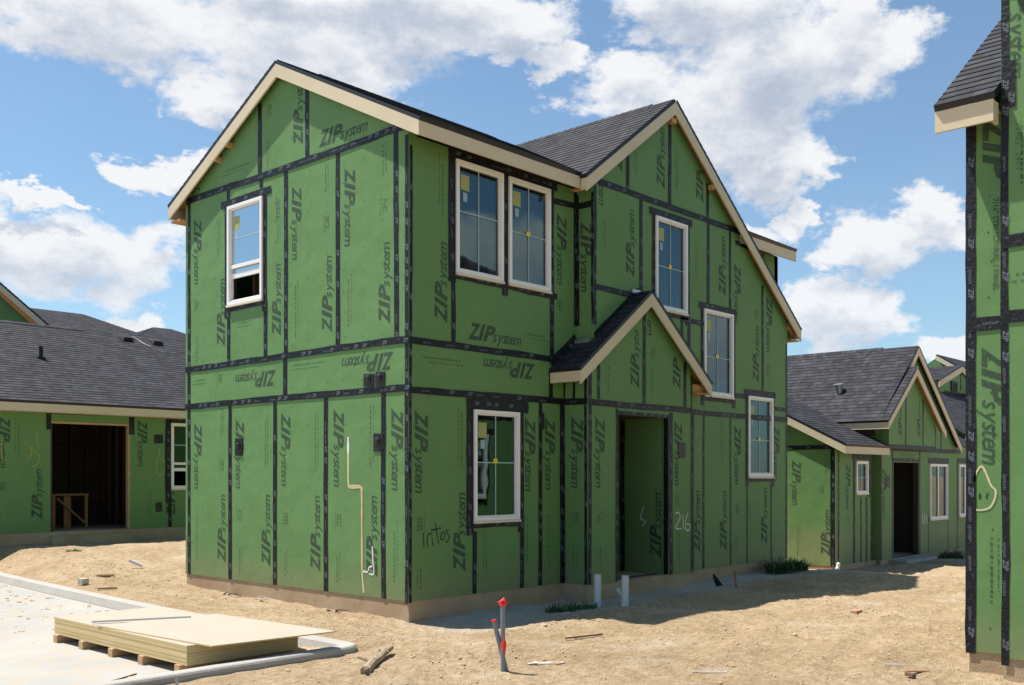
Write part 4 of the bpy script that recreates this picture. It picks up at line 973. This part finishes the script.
rlo = rl.build('roof', LH); ridge_cap(rlo, (-9.2,16.36,5.37), (3.2,16.36,5.37), (0,-1,-.5), (0,1,-.5))
board(LH, (-9.3,11.868,ez), (12.3,11.868,ez), .16, (0,.028,0)); board(LH, (-9.3,11.9,ez+.02), (-9.3,16.36,5.37), .17, (.028,0,0), 'rake_board')
m = MB(); m.box(-9.2,11.9,2.955,12.2,12.199,2.97,'trim'); m.build('soffit', LH)
m = MB(); WLg = Wall('x', -9, -1); WLg.plate(m, [(12.2,3.06),(20.64,3.06),(16.36,5.25)], [], -.1, 0, 'green'); m.build('wall', LH)
# things on its roof
m = MB(); m.tube([(1.25,14.17,4.2),(1.25,14.17,4.62)], .045, 'blackp', 10, True); m.tube([(1.25,14.17,4.30),(1.25,14.17,4.36)], .1, 'blackp', 10); m.build('vent_pipe', rlo)
for x, y in ((4.20,15.95), (5.02,15.90)):
    z = ez + .5*(y-11.87) + .06; m = MB()
    m.add([(x-.15,y-.16,z-.05),(x+.15,y-.16,z-.05),(x+.15,y+.16,z+.11),(x-.15,y+.16,z+.11),(x-.11,y-.13,z+.05),(x+.11,y-.13,z+.05),(x+.10,y+.10,z+.16),(x-.10,y+.10,z+.16)], [(0,1,5,4),(1,2,6,5),(2,3,7,6),(3,0,4,7),(4,5,6,7),(0,3,2,1)], 'blackp'); m.build('roof_vent', rlo)
m = MB(); zz = lambda y: ez + .5*(y-11.87) + .085
m.tube([(4.36,16.0,zz(16.0)),(4.46,16.1,zz(16.1)+.03),(4.55,15.9,zz(15.9)),(4.60,15.7,zz(15.7)),(4.70,15.55,zz(15.55))], .014, 'rock', 6); m.build('roof_cord', rlo)
# lumber bench inside the doorway
BT = thing('lumber_bench', 'rough lumber trestle with a diagonal brace standing inside the dark doorway', 'workbench', (1.7, 13.6, s0))
m = MB(); m.box(1.18,13.4,1.16,2.02,13.8,1.20,'bench'); m.build('bench_top', BT)
for x in (1.20, 1.95):
    m = MB(); m.box(x,13.42,s0,x+.06,13.50,1.16,'bench'); m.build('leg', BT)
m = MB(); m.beam((1.28,13.40,1.1),(1.95,13.40,.5),.035,.09,'bench',(0,1,0)); m.build('brace', BT)
m = MB(); m.box(1.50,13.52,s0,1.66,13.56,1.14,'bench'); m.build('upright', BT)

# ------------------------------------------------------------------ cottage at the right, beyond the main house
CH = thing('single_storey_house', 'low green house with nested front gables beyond the right end of the main house', 'house', (17, 4, -.47))
c0 = -.47; WCW = Wall('x', 13.5, -1); WCF = Wall('y', .5, -1); WCM = Wall('y', .4, -1)
CL = Wall('x', 13.5, -1)
taped(WCW, CH, [(.5,c0),(7.0,c0),(7.0,1.95),(3.2,3.77),(.5,2.40)], [], [(.54,c0-.02,.54,2.3,.12),(.5,2.27,7,2.27,.11),(1.75,c0,1.75,2.2),(2.97,c0,2.97,2.2),(4.2,c0,4.2,2.2)], nailbox=(.5,4,c0,2.3), **pick('CW'))
cwin = (14.645,1.185,15.315,1.965)
taped(WCF, CH, rect(13.641,c0,15.56,2.35), [rect(*cwin)], [(13.70,c0,13.70,2.2,.08),(14.55,c0,14.55,2.1,.12),(14.95,c0,14.95,1.1,.08),(15.25,c0,15.25,1.1,.10),(15.40,1.1,15.40,2.1,.14),(14.45,2.06,15.5,2.06,.14),(15.53,c0,15.53,2.2,.06)], logos=[(14.2,1.9,'d',1,0,9)], **dict(stamps=[(14.2,.6)]))
window(CH, WCF, *cwin, style='grid', stick=False, tagm=False)
cz = lambda x: 5.043 - .80*abs(x-17.98)
cw1 = (19.137,.43,20.466,1.935); cw2 = (21.40,.45,22.5,1.94); cd = (16.673,c0+.003,18.347,1.955)
taped(WCM, CH, [(15.892,c0),(24.2,c0),(24.2,2.44),(21.15,2.44),(17.98,4.95),(15.892,3.10)], [rect(*cw1), rect(*cw2), rect(*cd)],
  [(15.92,c0,15.92,2.2,.06),(15.9,2.30,21.6,2.30,.12),(16.60,c0,16.60,2.25,.08),(18.42,c0,18.42,2.25,.10),(16.6,2.02,18.4,2.02,.09),(16.95,2.36,16.95,3.75,.09),(18.10,2.36,18.10,3.7,.09),(19.05,2.36,19.05,2.75,.08),(20.0,2.36,20.0,3.3,.08),(19.05,c0,19.05,.5,.05),(20.55,c0,20.55,2.0,.05),
   (19.05,2.03,20.6,2.03,.16),(21.3,c0,21.3,2.1,.08),(21.3,2.05,22.6,2.05,.14)], nailbox=(16,22,c0,3), inside=lambda a, z: z < cz(a)-.3 and not (16.5 < a < 20.6 and z < 2.1), **pick('CF'))
window(CH, WCM, *cw1, style='slider', stick=False); window(CH, WCM, *cw2, style='slider', stick=False)
m = MB()
for pts in ([(18.60,.60),(18.68,.35),(18.80,.62)], [(18.75,.30),(18.92,.55),(18.95,.32)]): WCM.stroke(m, pts, .03, 'white', .004)
m.build('spray_marking', CH)
patch_h = MB(); WCM.plate(patch_h, rect(16.20,1.32,16.42,1.62), [], .001, .01, 'patch'); patch_h.build('flashing_patch', CH)
m = MB(); m.box(15.895,.541,c0,16.0,2.2,2.6,'green'); m.box(15.5,2.1,c0,15.893,2.2,2.6,'green'); m.box(15.42,.641,c0,15.56,2.1,2.35,'green'); m.box(13.5,7.0,c0,24.2,7.14,2.4,'green'); m.box(24.06,.541,c0,24.2,7,2.4,'green'); m.build('wall', CH)
m = MB(); m.box(13.512,.512,-1.0,15.88,6.99,c0-.003,'found'); m.box(15.9,.412,-1.0,24.19,6.99,c0-.003,'found'); m.box(16.5,.0,-1.0,18.6,.41,c0-.03,'curb'); m.build('foundation', CH)
m = MB(); m.box(16.673,1.5,c0,18.347,1.6,2.0,'green'); m.box(17.45,.9,c0,17.55,1.5,2.0,'blackp'); m.box(18.85,.541,c0,18.9,3.0,2.3,'dark'); m.box(19.0,1.2,c0,20.6,1.25,2.2,'dark'); m.box(21.2,1.2,c0,22.6,1.25,2.2,'dark'); m.build('inner_wall', CH)
m = MB(); m.box(19.22,.56,c0,20.40,.75,.92,'blue'); m.build('wrapped_bundle', CH)
rc = MB()
slope(rc, [(15.50,6.5,2.91),(15.50,.25,2.91),(17.98,.25,4.965),(17.98,6.5,4.965   )], under='dark')  # undersides of these slopes coloured dark as painted eave shade
slope(rc, [(21.25,.25,2.42),(21.25,6.5,2.42),(17.98,6.5,4.965),(17.98,.25,4.965   )], under='dark')
slope(rc, [(21.0,.8,2.45),(24.5,.8,2.45),(24.5,3.9,4.1),(21.0,3.9,4.1   )], under='dark')
rco = rc.build('roof', CH); ridge_cap(rco, (17.98,1.2,4.965), (17.98,6.3,4.965), (-1,0,-.8), (1,0,-.8))
rc = MB(); gy = .05
slope(rc, [(15.50,.249,2.91),(15.50,gy,2.91),(17.36,gy,4.363),(17.36,.249,4.363)]); slope(rc, [(19.42,gy,2.80),(19.42,.249,2.80),(17.36,.249,4.363),(17.36,gy,4.363)]); rc.build('gable_roof', CH)
board(CH, (15.50,gy-.002,2.91), (17.36,gy-.002,4.363), .17, (0,.028,0), 'rake_board'); board(CH, (17.36,gy-.002,4.363), (19.42,gy-.002,2.80), .19, (0,.028,0), 'rake_board')
board(CH, (17.0,.248,4.05), (17.98,.248,4.965), .19, (0,.028,0), 'rake_board'); board(CH, (17.98,.248,4.965), (21.25,.248,2.42), .19, (0,.028,0), 'rake_board')
board(CH, (15.498,gy,2.91), (15.498,6.5,2.91), .16, (.028,0,0)); board(CH, (21.3,.8,2.45), (24.5,.8,2.45), .17, (0,.028,0))
WCG = Wall('y', .20, -1); m = MB(); WCG.plate(m, [(15.892,2.36),(19.05,2.36),(19.05,2.95),(17.36,4.25),(15.892,3.08)], [], -.19, 0, 'green'); wcg = m.build('gable_wall', CH)
m = MB(); WCG.tape(m, [(16.95,2.40,16.95,3.85,.09),(18.12,2.40,18.12,3.6,.09),(15.9,2.33,19.05,2.33,.12),(19.03,2.4,19.03,2.9,.05)]); m.build('seam_tape', wcg)
m = MB(); WCG.logo(m, 16.6, 2.6, 'u', 0, 9, .9); WCG.logo(m, 17.85, 2.6, 'u', 0, 9, .95); m.build('printed_lettering', wcg)
rc = MB(); slope(rc, [(13.35,.17,2.285),(15.86,.17,2.285),(15.86,3.2,3.80),(13.35,3.2,3.80)]); slope(rc, [(15.6,6.9,1.95),(13.35,6.9,1.95),(13.35,3.2,3.80),(15.6,3.2,3.80)]); rc.build('side_roof', CH)
board(CH, (13.348,.17,2.285), (13.348,3.2,3.80), .17, (.028,0,0), 'rake_board'); board(CH, (13.378,.168,2.285), (15.86,.168,2.285), .165, (0,.028,0))
m = MB(); m.tube([(16.5,1.75,3.76),(16.45,1.75,3.95)], .09, 'metal', 10); m.tube([(16.44,1.75,3.96),(16.43,1.75,4.0)], .13, 'metal', 10); m.build('roof_vent', rco)

# ------------------------------------------------------------------ far houses
def far_house(label, x0, x1, y0, y1, zb, ze, zr, kind, loc):
    h = thing('far_house', label, 'house', loc)
    m = MB(); m.box(x0,y0,zb,x1,y1,ze,'green'); m.build('wall', h)
    m = MB(); yc = (y0+y1)/2; o = .35; sl = (zr-ze)/(yc-y0+o)
    if kind == 'hip':
        k = (yc-y0+o)
        slope(m, [(x0-o,y0-o,ze),(x1+o,y0-o,ze),(x1+o-k,yc,zr),(x0-o+k,yc,zr)]); slope(m, [(x1+o,y1+o,ze),(x0-o,y1+o,ze),(x0-o+k,yc,zr),(x1+o-k,yc,zr)])
        slope(m, [(x1+o,y0-o,ze),(x1+o,y1+o,ze),(x1+o-k,yc,zr)]); slope(m, [(x0-o,y1+o,ze),(x0-o,y0-o,ze),(x0-o+k,yc,zr)])
    else:
        slope(m, [(x0-o,y0-o,ze),(x1+o,y0-o,ze),(x1+o,yc,zr),(x0-o,yc,zr)]); slope(m, [(x1+o,y1+o,ze),(x0-o,y1+o,ze),(x0-o,yc,zr),(x1+o,yc,zr)])
    m.build('roof', h); board(h, (x0-o,y0-o-.002,ze), (x1+o,y0-o-.002,ze), .18, (0,.03,0))
    return h
# gable-fronted house behind the left roof
FG = thing('far_house', 'green gable end of a taller house peeking over the far left roof', 'house', (0, 26, .3))
Wf = Wall('y', 22.2, -1); fz = lambda x: 7.326 - .774*(x-3.288)
m = MB(); Wf.plate(m, [(-6.5,.3),(4.4,.3),(4.4,6.2),(-.0,9.75),(-6.5,5.0)], [], -.15, 0, 'green'); wf = m.build('wall', FG)
m = MB(); Wf.tape(m, [(2.4,4,2.4,7.7,.1)], ink=False); m.build('seam_tape', wf)
m = MB(); slope(m, [(4.68,21.95,fz(4.68)),(4.68,27,fz(4.68)),(0.0,27,fz(0)),(0.0,21.95,fz(0))]); slope(m, [(-6.9,27,fz(0)-6.9*.774),(-6.9,21.95,fz(0)-6.9*.774),(0.0,21.95,fz(0)),(0.0,27,fz(0))]); m.build('roof', FG)
board(FG, (0,21.948,fz(0)), (4.68,21.948,fz(4.68)), .20, (0,.03,0), 'rake_board'); board(FG, (-6.9,21.948,fz(0)-6.9*.774), (0,21.948,fz(0)), .26, (0,.03,0), 'rake_board')
far_house('far house with plain hip roof seen above the long left roof, beside the gable end', 2.0, 12.4, 27.0, 33.0, .3, 6.4, 8.0, 'hip', (7, 30, .3))
far_house('far house whose hip roof peak shows just left of the main house', 6.85, 15.6, 23.0, 31.0, .3, 5.35, 7.33, 'hip', (11, 27, .3))
# small stretch of raised ridge on the hip roof, as in the photograph a lower ridge climbs to the peak
FR = thing('far_house', 'far house with small green dormer gable in the gap at the far right', 'house', (37, 6, -.5))
Wq = Wall('y', 5.0, -1); m = MB(); Wq.plate(m, [(32.9,-.6),(42,-.6),(42,5.2),(38.0,5.35),(35.3,6.1),(32.9,5.4)], [], -.15, 0, 'green'); wq = m.build('wall', FR)
m = MB(); Wq.tape(m, [(35.35,5.2,35.35,6.0,.14),(33.4,5.02,37.6,5.02,.14)], ink=False); m.build('seam_tape', wq)
m = MB(); Wq.plate(m, rect(34.15,5.1,34.85,5.52), [rect(34.28,5.2,34.72,5.42)], .01, .05, 'tape'); Wq.plate(m, rect(34.28,5.2,34.72,5.42), [], .012, .03, 'dark'); m.build('attic_vent', wq)
m = MB(); slope(m, [(32.6,4.9,5.40),(32.6,8,5.40),(35.3,8,6.2),(35.3,4.9,6.2)][::-1]); slope(m, [(38.0,8,5.40),(38.0,4.9,5.40),(35.3,4.9,6.2),(35.3,8,6.2)][::-1]); m.build('dormer_roof', FR)
board(FR, (32.6,4.898,5.40), (35.3,4.898,6.2), .24, (0,.03,0), 'rake_board'); board(FR, (35.3,4.898,6.2), (38,4.898,5.4), .24, (0,.03,0), 'rake_board')
m = MB(); slope(m, [(36.7,3.5,5.0),(52,3.5,5.0),(52,6.5,6.92),(36.7,6.5,6.92)]); slope(m, [(52,9.5,5.0),(37.3,9.5,5.0),(37.3,6.5,6.92),(52,6.5,6.92)]); m.build('roof', FR); m = MB(); Wall('x', 36.9, -1).plate(m, [(3.6,4.6),(9.4,4.6),(9.4,5.0),(6.5,6.82),(3.6,5.0)], [], -.1, 0, 'green'); m.build('gable_wall', FR)
board(FR, (36.68,3.5,5.0), (36.68,6.5,6.92), .2, (.03,0,0), 'rake_board')
m = MB(); slope(m, [(26.9,2.0,2.93),(44,2.0,2.93),(44,4.99,4.95),(26.9,4.99,4.95)]); m.build('lower_roof', FR); board(FR, (26.9,1.998,2.93), (44,1.998,2.93), .2, (0,.03,0))
m = MB(); m.box(27.2,2.4,-.6,44,2.55,2.9,'green'); m.box(27.2,2.55,-.6,27.35,9.0,2.9,'green'); m.box(32.9,5.2,2.9,33.0,9,5.3,'green'); m.box(36.9,3.8,4.0,37.0,9.2,5.2,'green'); m.build('wall', FR)

# ------------------------------------------------------------------ sheet stack on the pavement
random.seed(11)
SG = 'sheets in the stack on the pavement'
zt = -0.128
for i in range(14):
    x0 = -3.83 + random.uniform(-.002, .002); y0 = -1.27 + random.uniform(-.003, .003); L = 2.80
    m = MB(); z = zt + i*.0132
    m.box(x0, y0, z, x0+1.22, y0+L, z+.0127, 'sheetedge')
    for j in (1,): m.m[j] = m.mi('paper')
    lab = 'cream sheathing sheet with yellow edge, buried in the middle of the stack on the pavement'
    if i == 0: lab = 'bottom cream sheet of the stack, lying on the lumber runners'
    if i == 13: lab = 'cream sheet just under the skewed top sheet of the stack'
    solo(m, 'sheathing_sheet', lab, 'board sheet', (x0+.61, y0+L/2, z), SG)
m = MB(); z = zt + 14*.0132 + .001
c, s_ = math.cos(R(-5.5)), math.sin(R(-5.5))
a = Vector((-3.72,-1.51,z)); ux = Vector((math.cos(R(-7.0)), math.sin(R(-7.0)), .004)); uy = Vector((-math.sin(R(-7.0)), math.cos(R(-7.0)), -.0)); uy = Vector((.08, .997, 0)).normalized()
uy = Vector((-.06, .998, 0)).normalized()
q = [a, a+ux*1.29, a+ux*1.29+uy*2.0, a+uy*2.0]
m.hexa(q[0], q[1], q[2], q[3], (0,0,.012), 'sheetedge'); m.m[1] = m.mi('paper')
solo(m, 'sheathing_sheet', 'skewed topmost cream sheet overhanging the stack on the pavement', 'board sheet', tuple(a+Vector((.6,1.0,0))), SG)
tz = z + .013
m = MB(); m.beam((-3.80,.70,tz+.008),(-2.90,.28,tz+.008),.035,.014,'metal'); solo(m, 'trim_strip', 'thin pale metal strip lying across the top of the cream sheet stack', 'trim strip', (-3.35,.49,tz))
lbl = ['nearest', 'second nearest', 'middle', 'second farthest', 'farthest']
for i, y in enumerate((-1.19, -.50, .12, .78, 1.40)):
    m = MB(); m.box(-3.86,y,-.214,-2.60,y+.09,-.130,'stud'); solo(m, 'lumber_runner', lbl[i] + ' of five lumber runners carrying the cream sheet stack', 'lumber', (-3.2,y+.045,-.214), 'lumber runners under the sheet stack')

# ------------------------------------------------------------------ pipes, stakes, debris
def gz_(x, y): return ground_z(x, y, True)
def zat(x, y): return gz_(x, y)
x, y = -2.12, -3.62; z = zat(x, y)
t = thing('conduit_pipe', 'tall grey conduit upright in the dirt with red flagging tied on its top and middle', 'pipe', (x, y, z), 'grey conduits in the dirt')
m = MB(); m.tube([(x,y,z-.1),(x,y,z+.60)], .021, 'grey', 12, True); m.build('pipe', t)
m = MB()
for k in range(7):
    a = k*2*math.pi/7 + .2; r = random.uniform(.045, .07); zt_ = z + .60
    m.add([(x+.012*math.cos(a-.5), y+.012*math.sin(a-.5), zt_+.01), (x+r*math.cos(a), y+r*math.sin(a), zt_+random.uniform(-.035, .035)), (x+.012*math.cos(a+.5), y+.012*math.sin(a+.5), zt_-.012)], [(0,1,2)], 'red')
m.tube([(x,y,z+.572),(x,y,z+.60)], .025, 'red', 10); m.tube([(x,y,z+.57),(x-.02,y+.0,z+.615),(x+.02,y,z+.63)], .016, 'red', 6)
m.build('red_flagging', t)
m = MB(); pz_ = [(x-.02,y-.025,z+.31),(x+.008,y-.03,z+.25),(x-.01,y-.035,z+.15),(x-.04,y-.03,z+.20)]
m.add(pz_ + [(a_, b_-.006, c_) for a_, b_, c_ in pz_], [(0,1,2,3),(7,6,5,4),(0,4,5,1),(1,5,6,2),(2,6,7,3),(3,7,4,0)], 'red'); m.tube([(x,y,z+.22),(x,y,z+.25)], .024, 'red', 10); m.build('red_flagging', t)
t = thing('conduit_pipe', 'shorter grey conduit leaning in the dirt beside the flagged one, red tip', 'pipe', (x+.03, y+.03, z), 'grey conduits in the dirt')
m = MB(); m.tube([(x+.05,y-.02,z-.08),(x-.035,y+.075,z+.44)], .021, 'grey', 12, True); m.build('pipe', t)
m = MB(); m.tube([(x-.034,y+.074,z+.43),(x-.036,y+.077,z+.447)], .024, 'red', 10); m.build('red_band', t)
t = None
for (x, y, h, lab) in ((2.73, -.93, .47, 'left of the two white pipe stubs standing before the shaded entry'), (2.80, -1.36, .43, 'right of the two white pipe stubs, nearer the doorway edge')):
    z = zat(x, y); m = MB(); m.tube([(x,y,z-.1),(x+.005,y,z+h)], .052, 'pvc', 14, True)
    solo(m, 'white_pipe', lab, 'pipe', (x, y, z), 'white pipe stubs by the entry')
m = MB(); x, y = 3.72, -.56; z = zat(x, y); m.tube([(x,y,z+.12),(x+.0,y-.01,z+.06),(x+.03,y-.02,z+.02),(x+.08,y-.03,z-.02)], .028, 'pvc', 10, True)
solo(m, 'pipe_elbow', 'short white curved pipe at the foundation beside the doorway', 'pipe', (x, y, z))
# broken branch
m = MB(); pts = [(-2.93,-2.72,.02),(-2.72,-2.56,.045),(-2.50,-2.38,.04),(-2.25,-2.17,.05),(-2.02,-2.00,.06)]
pts = [(a, b, zat(a, b)+c) for a, b, c in pts]; m.tube(pts, .03, 'bark', 9, rads=[.050,.042,.038,.036,.030]); m.tube([pts[1], (-2.80,-2.45,pts[1][2]+.05)], .012, 'bark', 6)
for k in range(10): b = pts[k % 4]; m.tube([b, (b[0]+random.uniform(-.05,.05), b[1]+random.uniform(-.05,.05), b[2]+random.uniform(0,.05))], .015, 'bark', 5)
solo(m, 'broken_log', 'short broken log lying on the dirt past the kerb corner', 'log', pts[2], smooth=False)
# stake
x, y = -4.40, -2.10; z = -.18
t = thing('survey_stake', 'grey stake with teal paint leaning at the bottom edge near the sheet stack', 'stake', (x, y, z))
m = MB(); m.beam((x-.01,y-.02,z-.14),(x+.015,y+.01,z+.16),.035,.018,'stake',(1,-1,0)); m.build('stick', t)
m = MB(); m.beam((x-.0105,y-.0215,z-.10),(x+.003,y-.006,z+.065),.037,.020,'teal',(1,-1,0)); m.build('painted_band', t)
m = MB(); x, y = 5.39, -1.60; z = zat(x, y); m.beam((x+.04,y,z-.05),(x-.02,y,z+.28),.03,.015,'redw',(0,1,0)); solo(m, 'marker_stake', 'thin red painted stake in the shade before the right half of the front', 'stake', (x, y, z))
m = MB(); x, y = 5.60, -1.15; z = zat(x, y); m.add([(x-.14,y,z+.22),(x-.08,y,z+.21),(x+.13,y-.03,z+.02),(x+.02,y+.03,z),(x-.08,y-.02,z+.12),(x-.05,y+.05,z+.14)], [(0,1,2,3,4),(0,5,1),(1,5,2),(2,5,3),(4,3,5),(0,4,5)], 'blackp')
solo(m, 'plastic_scrap', 'bent black plastic scrap by the foundation left of the red stake', 'scrap', (x, y, z))
m = MB(); x, y = 9.9, -.25; z = zat(x, y)
def blob(m, x, y, z, r, mat, sq=.7, seed=0):
    bm = bmesh.new(); bmesh.ops.create_icosphere(bm, subdivisions=1, radius=1)
    vs = []
    for v in bm.verts:
        k = 1 + .35*noise.noise(v.co*1.7 + Vector((seed*3.1, seed, 0))); vs.append((x+v.co.x*r*k, y+v.co.y*r*k*.8, z+v.co.z*r*k*sq))
    m.add(vs, [tuple(v.index for v in f.verts) for f in bm.faces], mat); bm.free()
x, y = 13.1, .25; z = zat(x, y); m = MB(); blob(m, x, y, z+.08, .075, 'pvc', 1.3, 3); blob(m, x+.04, y, z+.19, .055, 'pvc', 1.0, 8)
solo(m, 'paper_scrap', 'crumpled white wrap at the near corner of the low right house', 'scrap', (x, y, z))
m = MB(); m.box(3.66,-4.31,0,3.84,-4.23,.035,'brick'); m.v = [(a, b, c+zat(3.74,-4.27)+.01) for a, b, c in m.v]; solo(m, 'brick_block', 'flat pinkish block lying alone on the sunny dirt at the right', 'brick', (3.74,-4.27,zat(3.74,-4.27)))
def lum(x, y, L, ang, w_, h_, mat, name, lab, cat, tilt=0.0):
    z = zat(x, y) + h_/2 + .012 if not (x < curb_x(y) - .2 and y > -1.6) else -.215 + h_/2
    dx_, dy_ = math.cos(R(ang))*L/2, math.sin(R(ang))*L/2; m = MB(); m.beam((x-dx_,y-dy_,z),(x+dx_,y+dy_,z+tilt),w_,h_,mat); solo(m, name, lab, cat, (x, y, z))
lum(-.95,6.35,.26,-40,.07,.035,'stud','lumber_offcut','light lumber offcut on the dirt, right of the white block by the kerb','lumber')
lum(-.10,7.0,.22,140,.05,.045,'pvc','lumber_offcut','whitish offcut tilted on the sunny dirt, farthest of the scraps at left','lumber',.10)
lum(-1.52,5.1,.28,-25,.06,.03,'stud','lumber_offcut','brown lumber offcut beside the far kerb','lumber')
lum(-1.52,5.9,.13,20,.10,.09,'rock','concrete_chunk','pale squarish chunk lying beside the far kerb','chunk')
lum(-4.45,-1.05,.75,27,.012,.012,'rust','steel_rod','thin dark rod lying on the pavement before the sheet stack','rod')
lum(-.10,-2.93,.50,-14,.016,.016,'rust','thin_stick','thin reddish stick lying on the dirt before the shaded front','stick')
lum(-.95,-5.0,.30,-50,.014,.01,'white','lath_scrap','short white lath on the dirt at the bottom right','lath')
lum(.75,-5.95,.20,-50,.012,.012,'white','lath_scrap','thin white lath beside the right house foundation','lath')
lum(.62,-6.2,.22,-47,.022,.015,'stud','wood_scrap','tan wood sliver touching the right house foundation corner','wood scrap')
lum(.35,-6.25,.10,60,.04,.03,'rust','dark_scrap','small dark scrap on the dirt left of the right house foundation','scrap')
x, y = -1.75, -3.60; z = zat(x, y); m = MB()
vs = []; 
for i in range(9):
    for j in range(4): vs.append((x-.02+i*.034, y-.02-i*.026+j*.012, z+.010+.030*abs(noise.noise(Vector((i*.7, j*.9, 3))))))
m.add(vs, [(i*4+j, i*4+j+1, (i+1)*4+j+1, (i+1)*4+j) for i in range(8) for j in range(3)], 'pvc'); solo(m, 'plastic_wrapper', 'crumpled whitish wrapper on the dirt right of the grey conduits', 'wrapper', (x, y, z))
# scraps by the sunlit wall
for k, (x, y, lab) in enumerate(((-.16,3.05,'crumpled dark foil scrap at the foot of the sunlit wall, middle one'), (-.12,1.35,'flat dark foil scrap at the foot of the sunlit wall, nearest the corner'), (-.14,4.0,'small dark foil scrap at the foot of the sunlit wall, farthest'))):
    z = zat(x, y); m = MB(); pts = [(x+random.uniform(-.1,.1), y+(i-3)*.05, z+random.uniform(.0,.055)) for i in range(7)]
    m.add(pts + [(a+.05, b, c*1.0+.005) for a, b, c in pts], [(i, i+1, 8+i, 7+i) for i in range(6)], 'blackp' if k != 0 else 'metal'); solo(m, 'foil_scrap', lab, 'scrap', (x, y, z), 'foil scraps along the sunlit wall')

# weeds: tufts of narrow leaves
def weed(x, y, w_, h_, n, lab, seed, mat='leaf'):
    random.seed(seed); z = zat(x, y); m = MB()
    for i in range(n):
        a = random.uniform(0, 2*math.pi); r = random.random()**.6; bx, by = x + math.cos(a)*r*w_*.55, y + math.sin(a)*r*w_*.3
        L = h_*random.uniform(.5, 1.1); ta = random.uniform(0, 2*math.pi); lean = random.uniform(.25, 1.5); ww = random.uniform(.006, .015)*(1.9 if h_ > .25 else 1.2)
        pv = Vector((bx, by, zat(x, y)-.02)); prev = None; sdv = Vector((-math.sin(ta), math.cos(ta), 0))*ww; vs = []
        for k in range(5):
            t = k/4; p = pv + Vector((math.cos(ta)*lean*L*t*t, math.sin(ta)*lean*L*t*t, L*t*(1-.42*lean*t))); kk = (1-t)*.9+.1
            vs += [p-sdv*kk, p+sdv*kk]
        m.add(vs, [(2*k, 2*k+1, 2*k+3, 2*k+2) for k in range(4)], mat)
    solo(m, 'weed_clump', lab, 'weeds', (x, y, z), 'weeds along the foundations')
weed(2.25,-.85,.85,.13,420,'low spread of dark weeds left of the white pipe stubs',1)
weed(8.75,-.75,1.0,.33,620,'tallest clump of weeds at the far corner of the main house',2)
weed(19.3,-.1,.9,.3,300,'small weeds before the low right house, under its large window',3)
weed(-.02,9.6,.32,.12,70,'small green tuft in the dirt before the open doorway at left',4)

# ------------------------------------------------------------------ loose clods and pebbles
random.seed(5)
m = MB()
bm = bmesh.new(); bmesh.ops.create_icosphere(bm, subdivisions=1, radius=1); IV = [v.co.copy() for v in bm.verts]; IF = [tuple(v.index for v in f.verts) for f in bm.faces]; bm.free()
def inside_bld(x, y):
    return (0 < x < 9.85 and -.5 < y < 5.5) or (.8 < x < 9.9 and -13 < y < -6.48) or (x > 13.4 and y > .35 and x < 25) or (y > 12.1)
cnt = 0
while cnt < 9000:
    if random.random() < .62: x, y = random.uniform(-4.5, 5), random.uniform(-6.6, -.6)
    elif random.random() < .6: x, y = random.uniform(-2.0, .0), random.uniform(-1.8, 11.5)
    else: x, y = random.uniform(4, 14), random.uniform(-6, -.4)
    if inside_bld(x, y) or (x < curb_x(y)+.02 and y > -1.8): continue
    c = noise.noise(Vector((x*.8+5, y*.8+2, 0))) + .6*noise.noise(Vector((x*2.3, y*2.3, 4)))
    if random.random() > .25 + .9*max(0, c): continue
    r = .0035 + .011*random.random()**3 + (.014 if random.random() < .012 else 0)
    z = zat(x, y); s1 = Vector((random.uniform(.7, 1.4), random.uniform(.7, 1.4), random.uniform(.5, .9))); ph = random.uniform(0, 50)
    vs = [(x+v.x*r*s1.x*(1+.3*noise.noise(v*2+Vector((ph,0,0)))), y+v.y*r*s1.y*(1+.3*noise.noise(v*2+Vector((0,ph,0)))), z+r*.25+v.z*r*s1.z) for v in IV]
    m.add(vs, IF, 'clod' if random.random() < .985 else 'rock'); cnt += 1
m.build('dirt_clods', kind='stuff')
m = MB()
for k in range(260):
    x = curb_x(2) - abs(random.gauss(0, 1.1)) - .25; y = random.uniform(-1.3, 10)
    if -3.95 < x < -2.5 and y < 1.7: continue
    x += curb_x(y) - curb_x(2); r = .008 + .03*random.random()**2; s1 = (random.uniform(.8,1.8), random.uniform(.8,1.8), random.uniform(.3,.6))
    m.add([(x+v.x*r*s1[0], y+v.y*r*s1[1], -.213+v.z*r*s1[2]) for v in IV], IF, 'clod')
for k in range(220):
    x = -2.45 + random.gauss(0, .13); y = random.uniform(-1.5, -1.0) ; r = .01 + .035*random.random()
    m.add([(x+v.x*r*1.5, y+v.y*r*1.5, -.20+v.z*r) for v in IV], IF, 'clod')
m.build('spilled_dirt', kind='stuff')
